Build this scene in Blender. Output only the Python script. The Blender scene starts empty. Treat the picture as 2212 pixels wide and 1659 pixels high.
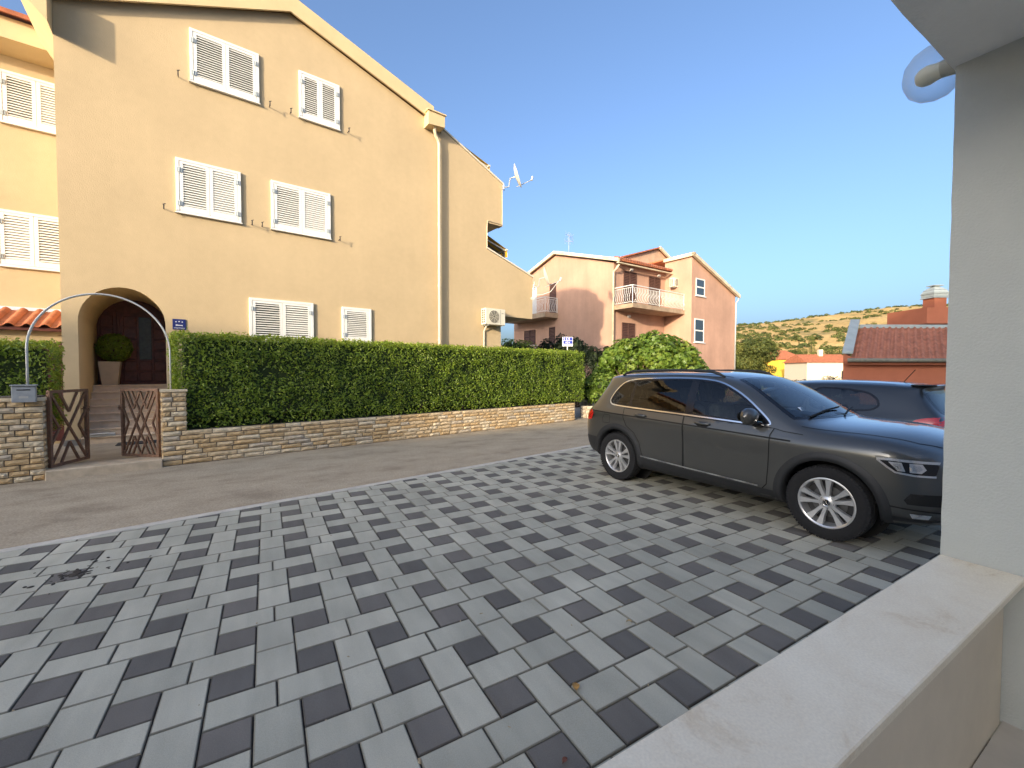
import bpy, bmesh, math, random
import numpy as np
from mathutils import Vector, Matrix, noise
from mathutils.bvhtree import BVHTree
from mathutils.geometry import delaunay_2d_cdt
random.seed(7); rng = np.random.default_rng(11)
scene = bpy.context.scene
COL = scene.collection
R = math.radians

# ------------------------------------------------------------------ camera
CAM = np.array([.27, -2.678, 1.611]); FPX = 909.5          # focal length for a 2212 px wide picture
_y, _p, _r = R(30.32), R(-1.663), R(.126)
FW = np.array([math.sin(_y)*math.cos(_p), math.cos(_y)*math.cos(_p), math.sin(_p)])
_rt = np.array([math.cos(_y), -math.sin(_y), 0.]); _up = np.cross(_rt, FW)
RT = math.cos(_r)*_rt + math.sin(_r)*_up; UP = -math.sin(_r)*_rt + math.cos(_r)*_up
cd = bpy.data.cameras.new('camera'); cam = bpy.data.objects.new('camera', cd); COL.objects.link(cam)
cd.sensor_fit = 'HORIZONTAL'; cd.sensor_width = 36; cd.lens = 36*FPX/2212
cd.clip_start = .02; cd.clip_end = 6000
cam.matrix_world = Matrix(((RT[0], UP[0], -FW[0], CAM[0]), (RT[1], UP[1], -FW[1], CAM[1]), (RT[2], UP[2], -FW[2], CAM[2]), (0, 0, 0, 1)))
scene.camera = cam

# ------------------------------------------------------------------ sky, sun, exposure
SUN_AZ = Vector((-.862, -.508, 0)).normalized(); SUN_EL = R(11.5)
SUN_DIR = Vector((SUN_AZ.x*math.cos(SUN_EL), SUN_AZ.y*math.cos(SUN_EL), math.sin(SUN_EL)))
w = bpy.data.worlds.new('World'); scene.world = w; w.use_nodes = True
nt = w.node_tree; bg = nt.nodes['Background']
sky = nt.nodes.new('ShaderNodeTexSky'); sky.sky_type = 'NISHITA'; sky.sun_disc = False
sky.sun_elevation = SUN_EL; sky.sun_rotation = math.atan2(SUN_AZ.x, SUN_AZ.y)
sky.air_density = .74; sky.dust_density = 6.3; sky.ozone_density = 2.65; sky.altitude = 50
nt.links.new(sky.outputs[0], bg.inputs[0]); bg.inputs[1].default_value = .15
sl = bpy.data.lights.new('sun', 'SUN'); sun = bpy.data.objects.new('sun', sl); COL.objects.link(sun)
sl.energy = 2.0; sl.angle = R(1.2); sl.color = (1, .83, .60)
sun.rotation_euler = (-SUN_DIR).to_track_quat('-Z', 'Y').to_euler(); sun.location = (-10, -10, 12)
vs = scene.view_settings; vs.view_transform = 'Standard'; vs.look = 'None'; vs.gamma = 1; vs.use_curve_mapping = False
vs.exposure = 1.66

# ------------------------------------------------------------------ helpers
def ray(x, y): return FW + RT*(x-1106)/FPX - UP*(y-829.5)/FPX
def gp(x, y, z=0):
    d = ray(x, y); return Vector(CAM + d*(z-CAM[2])/d[2])
def depth_pt(x, y, dep): return Vector(CAM + ray(x, y)*dep)
def pj(P):
    d = np.asarray(P, float)-CAM; q = d@FW
    return 1106+FPX*(d@RT)/q, 829.5-FPX*(d@UP)/q, q

class MB:
    def __init__(s): s.v = []; s.f = []; s.m = []
    def add(s, vs, fs, m=0):
        o = len(s.v); s.v += [tuple(p) for p in vs]; s.f += [tuple(i+o for i in f) for f in fs]; s.m += [m]*len(fs)
        return s
    def box(s, x0, x1, y0, y1, z0, z1, m=0, M=None, b=0):
        if b:
            bm = bmesh.new(); bmesh.ops.create_cube(bm, size=1)
            for v in bm.verts: v.co = Vector(((x0+x1)/2+v.co.x*(x1-x0), (y0+y1)/2+v.co.y*(y1-y0), (z0+z1)/2+v.co.z*(z1-z0)))
            bmesh.ops.bevel(bm, geom=bm.edges[:], offset=b, segments=1, affect='EDGES')
            bm.verts.index_update(); vs = [v.co.copy() for v in bm.verts]; fs = [[v.index for v in f.verts] for f in bm.faces]; bm.free()
        else:
            vs = [Vector((x, y, z)) for x in (x0, x1) for y in (y0, y1) for z in (z0, z1)]
            fs = [(0, 1, 3, 2), (4, 6, 7, 5), (0, 4, 5, 1), (2, 3, 7, 6), (0, 2, 6, 4), (1, 5, 7, 3)]
        if M is not None: vs = [M @ p for p in vs]
        return s.add(vs, fs, m)
    def bar(s, a, b, w, h, up=(0, 0, 1), m=0):
        a = Vector(a); b = Vector(b); d = (b-a); L = d.length; d.normalize(); u = Vector(up)
        r_ = d.cross(u)
        if r_.length < 1e-4: r_ = d.cross(Vector((1, 0, 0)))
        r_.normalize(); u = r_.cross(d)
        vs = [p + r_*sx*w/2 + u*sz*h/2 for p in (a, b) for sx, sz in ((-1, -1), (1, -1), (1, 1), (-1, 1))]
        return s.add(vs, [(3, 2, 1, 0), (4, 5, 6, 7), (0, 1, 5, 4), (1, 2, 6, 5), (2, 3, 7, 6), (3, 0, 4, 7)], m)
    def tube(s, pts, r, n=8, m=0, cap=True):
        pts = [Vector(p) for p in pts]; rs = r if isinstance(r, (list, tuple)) else [r]*len(pts)
        vs = []; fs = []; pr = None
        for i, p in enumerate(pts):
            d = (pts[min(i+1, len(pts)-1)]-pts[max(i-1, 0)]).normalized()
            if pr is None: pr = d.orthogonal().normalized()
            a = (pr-d*pr.dot(d)).normalized(); pr = a; b = d.cross(a)
            vs += [p+(a*math.cos(2*math.pi*k/n)+b*math.sin(2*math.pi*k/n))*rs[i] for k in range(n)]
        for i in range(len(pts)-1):
            fs += [(i*n+k, i*n+(k+1) % n, (i+1)*n+(k+1) % n, (i+1)*n+k) for k in range(n)]
        if cap: fs += [tuple(range(n-1, -1, -1)), tuple((len(pts)-1)*n+k for k in range(n))]
        return s.add(vs, fs, m)
    def lathe(s, prof, n=24, M=None, m=0, close=False):   # prof of (r, z), axis z
        vs = [Vector((r_*math.cos(2*math.pi*k/n), r_*math.sin(2*math.pi*k/n), z)) for r_, z in prof for k in range(n)]
        if M is not None: vs = [M @ p for p in vs]
        q = len(prof); fs = []
        for i in range(q if close else q-1):
            j = (i+1) % q
            fs += [(i*n+k, i*n+(k+1) % n, j*n+(k+1) % n, j*n+k) for k in range(n)]
        return s.add(vs, fs, m)
    def prism(s, poly, a0, a1, f, m=0):   # poly 2D, f(u, v, a) -> point
        n = len(poly)
        vs = [f(u, v, a0) for u, v in poly]+[f(u, v, a1) for u, v in poly]
        fs = [tuple(range(n-1, -1, -1)), tuple(range(n, 2*n))]+[(i, (i+1) % n, n+(i+1) % n, n+i) for i in range(n)]
        return s.add(vs, fs, m)
    def cdt(s, outer, holes, f, m=0):      # flat polygon with holes
        vs = [Vector(p) for p in outer]; fo = [list(range(len(outer)))]
        for h in holes:
            fo.append(list(range(len(vs), len(vs)+len(h)))); vs += [Vector(p) for p in h]
        ed = [(q[i], q[(i+1) % len(q)]) for q in fo for i in range(len(q))]
        r_ = delaunay_2d_cdt(vs, ed, [], 0, 1e-6)
        def inside(p, poly):
            c = False; j = len(poly)-1
            for i in range(len(poly)):
                a, b = poly[i], poly[j]
                if (a[1] > p[1]) != (b[1] > p[1]) and p[0] < (b[0]-a[0])*(p[1]-a[1])/(b[1]-a[1])+a[0]: c = not c
                j = i
            return c
        fs = []
        for t in r_[2]:
            c = (r_[0][t[0]]+r_[0][t[1]]+r_[0][t[2]])/3
            if inside(c, outer) and not any(inside(c, h) for h in holes): fs.append(tuple(t))
        return s.add([f(p.x, p.y) for p in r_[0]], fs, m)
    def build(s, name, mats, parent=None, smooth=False, auto=None):
        me = bpy.data.meshes.new(name); me.from_pydata(s.v, [], s.f)
        if not isinstance(mats, (list, tuple)): mats = [mats]
        for q in mats: me.materials.append(q)
        if any(s.m): me.polygons.foreach_set('material_index', s.m)
        bm = bmesh.new(); bm.from_mesh(me); bmesh.ops.recalc_face_normals(bm, faces=bm.faces[:])
        if auto is not None:
            for e in bm.edges: e.smooth = not (len(e.link_faces) == 2 and e.calc_face_angle(0) > R(auto))
            for f in bm.faces: f.smooth = True
        bm.to_mesh(me); bm.free()
        if smooth: me.polygons.foreach_set('use_smooth', [True]*len(me.polygons))
        return link(name, me, parent)
def link(name, me, parent=None):
    o = bpy.data.objects.new(name, me); COL.objects.link(o)
    if parent is not None: o.parent = parent
    return o
def tag(o, label=None, cat=None, group=None, kind=None):
    if label: o['label'] = label
    if cat: o['category'] = cat
    if group: o['group'] = group
    if kind: o['kind'] = kind
    return o
def thing(name, label, cat, loc=(0, 0, 0), rz=0, group=None):
    o = bpy.data.objects.new(name, None); COL.objects.link(o); o.location = loc; o.rotation_euler = (0, 0, rz); o.empty_display_size = .1
    return tag(o, label, cat, group)
def copy_tree(o, parent=None):
    c = o.copy(); COL.objects.link(c); c.parent = parent
    for ch in list(o.children): copy_tree(ch, c)
    return c

def mat(name, col, rough=.7, var=.12, scale=6., metal=0., bump=0., bscale=60., coat=0., col2=None, spec=.5, detail=4, rvar=0., obj=False, trans=0.):
    m = bpy.data.materials.new(name); m.use_nodes = True; n = m.node_tree; b = n.nodes['Principled BSDF']
    b.inputs['Roughness'].default_value = rough; b.inputs['Metallic'].default_value = metal
    b.inputs['Coat Weight'].default_value = coat; b.inputs['Coat Roughness'].default_value = .04; b.inputs['Specular IOR Level'].default_value = spec
    if trans: b.inputs['Transmission Weight'].default_value = trans
    geo = n.nodes.new('ShaderNodeTexCoord'); src = geo.outputs['Object']
    if not obj:
        g2 = n.nodes.new('ShaderNodeNewGeometry'); src = g2.outputs['Position']
    if var > 0 or col2:
        tx = n.nodes.new('ShaderNodeTexNoise'); tx.inputs['Scale'].default_value = scale; tx.inputs['Detail'].default_value = detail; tx.inputs['Roughness'].default_value = .6
        n.links.new(src, tx.inputs['Vector'])
        rp = n.nodes.new('ShaderNodeValToRGB'); rp.color_ramp.elements[0].position = .3; rp.color_ramp.elements[1].position = .7
        c2 = col2 or tuple(min(1, c*(1+var)) for c in col); c1 = col if col2 else tuple(c*(1-var) for c in col)
        rp.color_ramp.elements[0].color = (*c1, 1); rp.color_ramp.elements[1].color = (*c2, 1)
        n.links.new(tx.outputs[0], rp.inputs[0]); n.links.new(rp.outputs[0], b.inputs['Base Color'])
        if rvar:
            mr = n.nodes.new('ShaderNodeMapRange'); mr.inputs[3].default_value = rough-rvar; mr.inputs[4].default_value = rough+rvar
            n.links.new(tx.outputs[0], mr.inputs[0]); n.links.new(mr.outputs[0], b.inputs['Roughness'])
    else: b.inputs['Base Color'].default_value = (*col, 1)
    if bump:
        t2 = n.nodes.new('ShaderNodeTexNoise'); t2.inputs['Scale'].default_value = bscale; t2.inputs['Detail'].default_value = 3
        n.links.new(src, t2.inputs['Vector']); bp = n.nodes.new('ShaderNodeBump'); bp.inputs['Strength'].default_value = 1; bp.inputs['Distance'].default_value = bump
        n.links.new(t2.outputs[0], bp.inputs['Height']); n.links.new(bp.outputs[0], b.inputs['Normal'])
    return m
def nodes_of(m): return m.node_tree.nodes, m.node_tree.links, m.node_tree.nodes['Principled BSDF']
def glassy(name, tint, transp=.8, rough=.02, ior=1.6):
    """thin pane: see-through tint plus mirror reflection by Fresnel"""
    m = bpy.data.materials.new(name); m.use_nodes = True; n = m.node_tree; n.nodes.clear()
    out = n.nodes.new('ShaderNodeOutputMaterial'); tr = n.nodes.new('ShaderNodeBsdfTransparent'); gl = n.nodes.new('ShaderNodeBsdfGlossy'); mx = n.nodes.new('ShaderNodeMixShader'); fr = n.nodes.new('ShaderNodeFresnel')
    tr.inputs[0].default_value = (*[c*transp for c in tint], 1); gl.inputs['Roughness'].default_value = rough; fr.inputs[0].default_value = ior
    n.links.new(fr.outputs[0], mx.inputs[0]); n.links.new(tr.outputs[0], mx.inputs[1]); n.links.new(gl.outputs[0], mx.inputs[2]); n.links.new(mx.outputs[0], out.inputs[0])
    return m
def leaf_mat(name, cols, rough=.45, trans=.25):
    m = bpy.data.materials.new(name); m.use_nodes = True; n, l, b = nodes_of(m)
    at = n.new('ShaderNodeAttribute'); at.attribute_name = 'tint'
    rp = n.new('ShaderNodeValToRGB'); el = rp.color_ramp.elements
    while len(el) < len(cols): el.new(.5)
    for i, c in enumerate(cols): el[i].position = i/(len(cols)-1); el[i].color = (*c, 1)
    l.new(at.outputs['Fac'], rp.inputs[0]); l.new(rp.outputs[0], b.inputs['Base Color']); b.inputs['Roughness'].default_value = rough
    tb = n.new('ShaderNodeBsdfTranslucent'); mx = n.new('ShaderNodeMixShader'); mx.inputs[0].default_value = trans
    hs = n.new('ShaderNodeHueSaturation'); hs.inputs['Value'].default_value = 1.6; hs.inputs['Hue'].default_value = .485; l.new(rp.outputs[0], hs.inputs['Color']); l.new(hs.outputs[0], tb.inputs[0])
    l.new(b.outputs[0], mx.inputs[1]); l.new(tb.outputs[0], mx.inputs[2]); l.new(mx.outputs[0], n['Material Output'].inputs[0])
    return m
def leaves(name, P, N, L, W, m, parent, tint=None, shape='oval', droop=.25, seed=1):
    """many leaf blades in one mesh. P positions, N facing normals, L, W length and width arrays"""
    g = np.random.default_rng(seed); n = len(P); N = N/np.linalg.norm(N, axis=1)[:, None]
    rv = g.normal(size=(n, 3)); T = rv-(rv*N).sum(1)[:, None]*N; T /= np.linalg.norm(T, axis=1)[:, None]; B = np.cross(N, T)
    if shape == 'oval':      # 2 quads folded along the midrib
        loc = [(0, 0, 0), (.45, .5, .12), (1, 0, -droop), (.45, -.5, .12)]; fc = [(0, 1, 2), (0, 2, 3)]
    elif shape == 'fig':     # lobed
        loc = [(0, 0, 0), (.15, .42, .05), (.45, .28, .03), (.68, .52, -.05), (.72, .2, 0), (1, 0, -droop), (.72, -.2, 0), (.68, -.52, -.05), (.45, -.28, .03), (.15, -.42, .05)]
        fc = [(0, 1, 2), (0, 2, 4, 5), (2, 3, 4), (0, 5, 6, 8), (6, 7, 8), (0, 8, 9)]
    else:                    # needle tuft blade
        loc = [(0, -.5, 0), (0, .5, 0), (1, 0, -droop)]; fc = [(0, 1, 2)]
    k = len(loc); V = np.zeros((n, k, 3))
    for i, (a, b, c) in enumerate(loc):
        V[:, i] = P+T*(a*L)[:, None]+B*(b*W)[:, None]+N*(c*L)[:, None]
    me = bpy.data.meshes.new(name)
    nv = n*k; me.vertices.add(nv); me.vertices.foreach_set('co', V.reshape(-1))
    sizes = [len(f) for f in fc]; idx = np.concatenate([np.array(f) for f in fc]); tot = len(idx)
    me.loops.add(n*tot); me.loops.foreach_set('vertex_index', (np.arange(n)[:, None]*k+idx[None]).reshape(-1).astype(np.int32))
    starts = np.cumsum([0]+sizes[:-1]); me.polygons.add(n*len(fc))
    me.polygons.foreach_set('loop_start', (np.arange(n)[:, None]*tot+starts[None]).reshape(-1).astype(np.int32))
    me.polygons.foreach_set('loop_total', np.tile(sizes, n).astype(np.int32))
    me.update(calc_edges=True); me.materials.append(m)
    a = me.attributes.new('tint', 'FLOAT', 'POINT'); tv = g.random(n) if tint is None else tint
    a.data.foreach_set('value', np.repeat(tv, k).astype(np.float32))
    return link(name, me, parent)
# ------------------------------------------------------------------ materials
def paver_mat(name, c1, c2):
    m = mat(name, c1, .9, 0, bump=.0012, bscale=220, spec=.15); n, l, b = nodes_of(m)
    oi = n.new('ShaderNodeObjectInfo'); at = n.new('ShaderNodeAttribute'); at.attribute_name = 'tint'
    ad = n.new('ShaderNodeMath'); ad.operation = 'ADD'; fr = n.new('ShaderNodeMath'); fr.operation = 'FRACT'
    l.new(oi.outputs['Random'], ad.inputs[0]); l.new(at.outputs['Fac'], ad.inputs[1]); l.new(ad.outputs[0], fr.inputs[0])
    rp = n.new('ShaderNodeValToRGB'); rp.color_ramp.elements[0].color = (*c1, 1); rp.color_ramp.elements[1].color = (*c2, 1); l.new(fr.outputs[0], rp.inputs[0])
    g = n.new('ShaderNodeNewGeometry'); t1 = n.new('ShaderNodeTexNoise'); t1.inputs['Scale'].default_value = 1.3; t1.inputs['Detail'].default_value = 5
    t2 = n.new('ShaderNodeTexNoise'); t2.inputs['Scale'].default_value = 190; t2.inputs['Detail'].default_value = 4
    l.new(g.outputs['Position'], t1.inputs['Vector']); l.new(g.outputs['Position'], t2.inputs['Vector'])
    # dusty smears stretched along the parking direction
    mp = n.new('ShaderNodeMapping'); mp.inputs['Scale'].default_value = (9, 1.6, 1); l.new(g.outputs['Position'], mp.inputs[0]); t3 = n.new('ShaderNodeTexNoise'); t3.inputs['Scale'].default_value = 1; t3.inputs['Detail'].default_value = 3; l.new(mp.outputs[0], t3.inputs['Vector'])
    def mul(a, t, lo, hi):
        mr = n.new('ShaderNodeMapRange'); mr.inputs[1].default_value = .3; mr.inputs[2].default_value = .7; mr.inputs[3].default_value = lo; mr.inputs[4].default_value = hi; l.new(t.outputs[0], mr.inputs[0])
        x = n.new('ShaderNodeMix'); x.data_type = 'RGBA'; x.blend_type = 'MULTIPLY'; x.inputs[0].default_value = 1; l.new(a, x.inputs[6]); l.new(mr.outputs[0], x.inputs[7]); return x.outputs[2]
    o = mul(rp.outputs[0], t1, .86, 1.12); o = mul(o, t2, .9, 1.09); o = mul(o, t3, .9, 1.06)
    ar = n.new('ShaderNodeAttribute'); ar.attribute_name = 'rim'; ml = n.new('ShaderNodeMath'); ml.operation = 'MULTIPLY'; l.new(ar.outputs['Fac'], ml.inputs[0]); l.new(t1.outputs[0], ml.inputs[1])
    x = n.new('ShaderNodeMix'); x.data_type = 'RGBA'; l.new(ml.outputs[0], x.inputs[0]); l.new(o, x.inputs[6]); x.inputs[7].default_value = (.07, .062, .052, 1); l.new(x.outputs[2], b.inputs['Base Color'])
    return m
m_pl = paver_mat('paver_light', (.42, .405, .325), (.52, .495, .395)); m_pd = paver_mat('paver_dark', (.142, .134, .12), (.20, .182, .158))
m_joint = mat('joint_sand', (.06, .05, .043), .95, .4, 40, bump=.002, bscale=300)
m_kerb = mat('kerb_concrete', (.56, .52, .44), .85, .18, 5, bump=.002, bscale=90)
m_asph = mat('worn_asphalt', (.175, .150, .118), .95, 0, bump=.003, bscale=140, spec=.12); 
def asphalt():
    n, l, b = nodes_of(m_asph); g = n.new('ShaderNodeNewGeometry'); mp = n.new('ShaderNodeMapping'); mp.inputs['Rotation'].default_value = (0, 0, R(-10.7)); mp.inputs['Scale'].default_value = (.75, 1.3, 1)
    l.new(g.outputs['Position'], mp.inputs[0]); a = n.new('ShaderNodeTexNoise'); a.inputs['Scale'].default_value = 1.6; a.inputs['Detail'].default_value = 8; a.inputs['Roughness'].default_value = .65; l.new(mp.outputs[0], a.inputs['Vector'])
    c = n.new('ShaderNodeTexNoise'); c.inputs['Scale'].default_value = 55; c.inputs['Detail'].default_value = 5; l.new(g.outputs['Position'], c.inputs['Vector'])
    rp = n.new('ShaderNodeValToRGB'); e = rp.color_ramp.elements; e[0].position = .36; e[0].color = (.325, .265, .19, 1); e[1].position = .66; e[1].color = (.475, .395, .285, 1); e.new(.46).color = (.41, .338, .242, 1)
    l.new(a.outputs[0], rp.inputs[0]); mr = n.new('ShaderNodeMapRange'); mr.inputs[1].default_value = .3; mr.inputs[2].default_value = .7; mr.inputs[3].default_value = .78; mr.inputs[4].default_value = 1.2; l.new(c.outputs[0], mr.inputs[0])
    x = n.new('ShaderNodeMix'); x.data_type = 'RGBA'; x.blend_type = 'MULTIPLY'; x.inputs[0].default_value = 1; l.new(rp.outputs[0], x.inputs[6]); l.new(mr.outputs[0], x.inputs[7]); l.new(x.outputs[2], b.inputs['Base Color'])
asphalt()
m_ground = mat('dry_ground', (.16, .13, .075), .95, .35, .12, detail=8)
m_conc = mat('pale_concrete', (.42, .41, .38), .85, .15, 3, bump=.002)
m_patio = mat('patio_stone', (.36, .30, .22), .8, .25, 2.5, bump=.002, bscale=30)

# ------------------------------------------------------------------ ground, road, paved yard
TW = R(10.72); OW = gp(352, 1008); tw = Vector((math.cos(TW), math.sin(TW), 0)); nw = Vector((-tw.y, tw.x, 0))
def W(s, d, z=0): return OW + tw*s + nw*d + Vector((0, 0, z))
mb = MB(); mb.add([(-3000, -3000, -.03), (3000, -3000, -.03), (3000, 3000, -.03), (-3000, 3000, -.03)], [(0, 1, 2, 3)]); tag(mb.build('ground', m_ground), kind='structure')
EDGE = [(-14, -.02), (0, -3.38), (14, 0)]   # yard edge: parallel to the garden wall, this far in front of it
ED = -3.37
mb = MB()
nx, ny = 60, 8
vs = [W(-30+100*i/nx, ED+.04+(9.5-ED)*j/ny*(1 if j < ny else 1), -.004) for i in range(nx+1) for j in range(ny+1)]
mb.add([W(-30, ED+.03, -.004), W(70, ED+.03, -.004), W(70, 4, -.004), W(-30, 4, -.004)], [(0, 1, 2, 3)])
tag(mb.build('road', m_asph), kind='structure')
mb = MB(); mb.box(-30, 70, ED-.075, ED+.03, -.2, .006, M=Matrix.Translation(OW) @ Matrix.Rotation(TW, 4, 'Z'), b=.006)
tag(mb.build('kerb', m_kerb), kind='structure')

def clip(poly, fn):
    out = []
    for i in range(len(poly)):
        a, b = poly[i], poly[(i+1) % len(poly)]; fa, fb = fn(a), fn(b)
        if fa >= 0: out.append(a)
        if (fa >= 0) != (fb >= 0): t = fa/(fa-fb); out.append((a[0]+(b[0]-a[0])*t, a[1]+(b[1]-a[1])*t))
    return out
yard_in = lambda p: -((Vector((p[0], p[1], 0))-OW).dot(nw)-(ED-.075))     # positive on the yard side
yard = MB(); yard.add([(-9, -2.06, -.014), (26, -2.06, -.014), tuple(W(28, ED-.06, -.014)), tuple(W(-9, ED-.06, -.014))], [(0, 1, 2, 3)])
yardo = tag(yard.build('paved_yard', m_joint), kind='structure')
J = .007
def paver_geo(poly, inset=.003, z=0.):
    c = (sum(p[0] for p in poly)/len(poly), sum(p[1] for p in poly)/len(poly)); n = len(poly)
    def sh(p, d):
        v = Vector((p[0]-c[0], p[1]-c[1])); return (p[0]-math.copysign(d, v.x), p[1]-math.copysign(d, v.y))
    vs = [(p[0], p[1], -.03) for p in poly]+[(p[0], p[1], -.004+z) for p in poly]+[(*sh(p, inset), z) for p in poly]+[(*sh(p, .008), z+.0004) for p in poly]
    fs = [tuple(3*n+i for i in range(n))]+[(k*n+i, k*n+(i+1) % n, (k+1)*n+(i+1) % n, (k+1)*n+i) for k in (0, 1, 2) for i in range(n)]
    return vs, fs
def soil(me, k):       # mask for the darker edge at the joints: 1 at a stone's rim, 0 inside
    a_ = me.attributes.new('rim', 'FLOAT', 'POINT'); a_.data.foreach_set('value', k)
rects = []
for k in range(-14, 40):
    u0 = .4*k
    for j in range(-16, 14):
        v = .4*j
        rects.append((u0, v, .2, .2, 1)); alt = (j+k) % 2    # dark square
        even = alt == 0
        # long stone below the square, pushed right or left alternately
        rects.append((u0 if even else u0-.1, v+.2, .3, .2, 0))
    for q in range(-8, 8):
        v = .8*q
        if k % 2 == 0: rects += [(u0+.2, v+.4, .2, .3, 0), (u0+.2, v+.7, .2, .3, 0)]
        else: rects += [(u0+.2, v, .2, .3, 0), (u0+.2, v+.3, .2, .3, 0)]
pv = []
for (u, v, a, b, dk) in rects:
    poly = [(u+J/2, -v-b+J/2), (u+a-J/2, -v-b+J/2), (u+a-J/2, -v-J/2), (u+J/2, -v-J/2)]
    if poly[1][0] < -4.5 or poly[0][0] > 15 or poly[2][1] < -1.99: continue
    full = all(yard_in(p) >= 0 for p in poly)
    if not full:
        poly = clip(poly, yard_in)
        if len(poly) < 3: continue
    cx = sum(p[0] for p in poly)/len(poly); cy = sum(p[1] for p in poly)/len(poly)
    px, py, dq = pj((cx, cy, 0)); vis = dq > .3 and -60 < px < 2060 and py < 1800 and not (1380 < px < 2060 and py < 1050)
    pv.append((-(1/dq**3 if vis else 0), full, poly, a, b, dk, cx, cy))
pv.sort(key=lambda t: t[0])
shared = {}; rest = MB(); rt = []; rim = []; np_ = 0
for (sc, full, poly, a, b, dk, cx, cy) in pv:
    if np_ < 300 and full and sc < 0:
        key = (a, b, dk)
        if key not in shared:
            q = MB(); vs, fs = paver_geo([(p[0]-cx, p[1]-cy) for p in poly]); q.add(vs, fs)
            o = q.build('paver', m_pd if dk else m_pl, yardo); shared[key] = o.data; soil(o.data, [1.]*12+[0.]*4)
        else: o = link('paver', shared[key], yardo)
        o.location = (cx, cy, random.uniform(-.0015, .001)); o.rotation_euler = (random.uniform(-.004, .004), random.uniform(-.004, .004), random.uniform(-.003, .003)); np_ += 1
    else:
        n0 = len(rest.v); vs, fs = paver_geo(poly, z=random.uniform(-.002, .001)); rest.add(vs, fs, dk); rt += [random.random()]*(len(rest.v)-n0); n_ = len(vs)//4; rim += [1.]*(3*n_)+[0.]*n_
ro = rest.build('far_pavers', [m_pl, m_pd], yardo); soil(ro.data, rim); ro['kind'] = 'stuff'
at = ro.data.attributes.new('tint', 'FLOAT', 'POINT'); at.data.foreach_set('value', rt)

# litter on the stones
m_dry = mat('dry_leaf', (.42, .22, .05), .6, .3, 60)
def dry_leaf(px, py, L, lab, rot, m=m_dry):
    q = MB(); n = 9; pts = []
    for i in range(n):
        a = i/(n-1); wd = .34*L*math.sin(math.pi*min(1, a*1.05))**.8; zz = .006+.012*math.sin(a*3)*L/.06
        pts += [(a*L, wd, zz+.006), (a*L, 0, zz-.002), (a*L, -wd, zz+.004)]
    q.add(pts, [(3*i+k, 3*i+k+1, 3*i+k+4, 3*i+k+3) for i in range(n-1) for k in (0, 1)])
    o = q.build('fallen_leaf', m, smooth=True); o.location = gp(px, py); o.rotation_euler = (0, 0, rot); o.location.z = .001; tag(o, lab, 'leaf')
dry_leaf(1244, 1497, .055, 'large orange fallen leaf lying on the dark paver edge', .9)
dry_leaf(1215, 1653, .03, 'small rust brown fallen leaf beside the limestone parapet', .2, mat('rust_leaf', (.2, .07, .04), .7, .2))
dry_leaf(1366, 1347, .04, 'thin curled straw coloured leaf in a paver joint', 2.4, mat('straw_leaf', (.45, .33, .16), .7, .2))
q = MB(); m_dirt = mat('soil_crumb', (.045, .038, .03), .95, .4, 90)
c0 = gp(165, 1240)
for i in range(60):
    r_ = abs(random.gauss(0, .13)); a = random.uniform(0, 6.28); r0 = random.uniform(.006, .022) if r_ > .08 else random.uniform(.012, .032)
    p = c0+Vector((math.cos(a)*r_*1.2, math.sin(a)*r_, 0)); q.lathe([(0.001, .45*r0), (r0*.6, .38*r0), (r0, .1*r0), (r0, 0)], 7, Matrix.Translation(p) @ Matrix.Rotation(random.random()*6, 4, 'Z') @ Matrix.Diagonal((1, random.uniform(.5, .9), random.uniform(.3, .8), 1)))
tag(q.build('dirt_clumps', m_dirt), 'dark crumbs of soil spilled on the pavers near the kerb', 'dirt', kind='stuff')

q = MB(); gg = random.Random(77)
for i in range(170):        # grit and bits of straw caught in the joints
    kx = gg.randrange(-6, 34); jy = gg.randrange(-18, 28); p = Vector((.2*kx+gg.uniform(-.006, .006), -.1*jy+gg.uniform(-.05, .05), .0)) if gg.random() < .5 else Vector((.1*gg.randrange(-12, 60)+gg.uniform(-.1, .1), -.2*gg.randrange(-9, 14)+gg.uniform(-.006, .006), 0))
    if yard_in((p.x, p.y)) < .1 or p.y < -1.9: continue
    r0 = gg.uniform(.003, .009); q.lathe([(.0005, .5*r0), (r0*.7, .4*r0), (r0, 0)], 5, Matrix.Translation(p) @ Matrix.Rotation(gg.random()*6, 4, 'Z') @ Matrix.Diagonal((gg.uniform(1, 2.2), gg.uniform(.4, .9), .8, 1)))
tag(q.build('joint_grit', mat('straw_grit', (.36, .29, .18), .9, .5, 70)), 'pale grit and straw bits caught in the paver joints', 'debris', kind='stuff')

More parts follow.
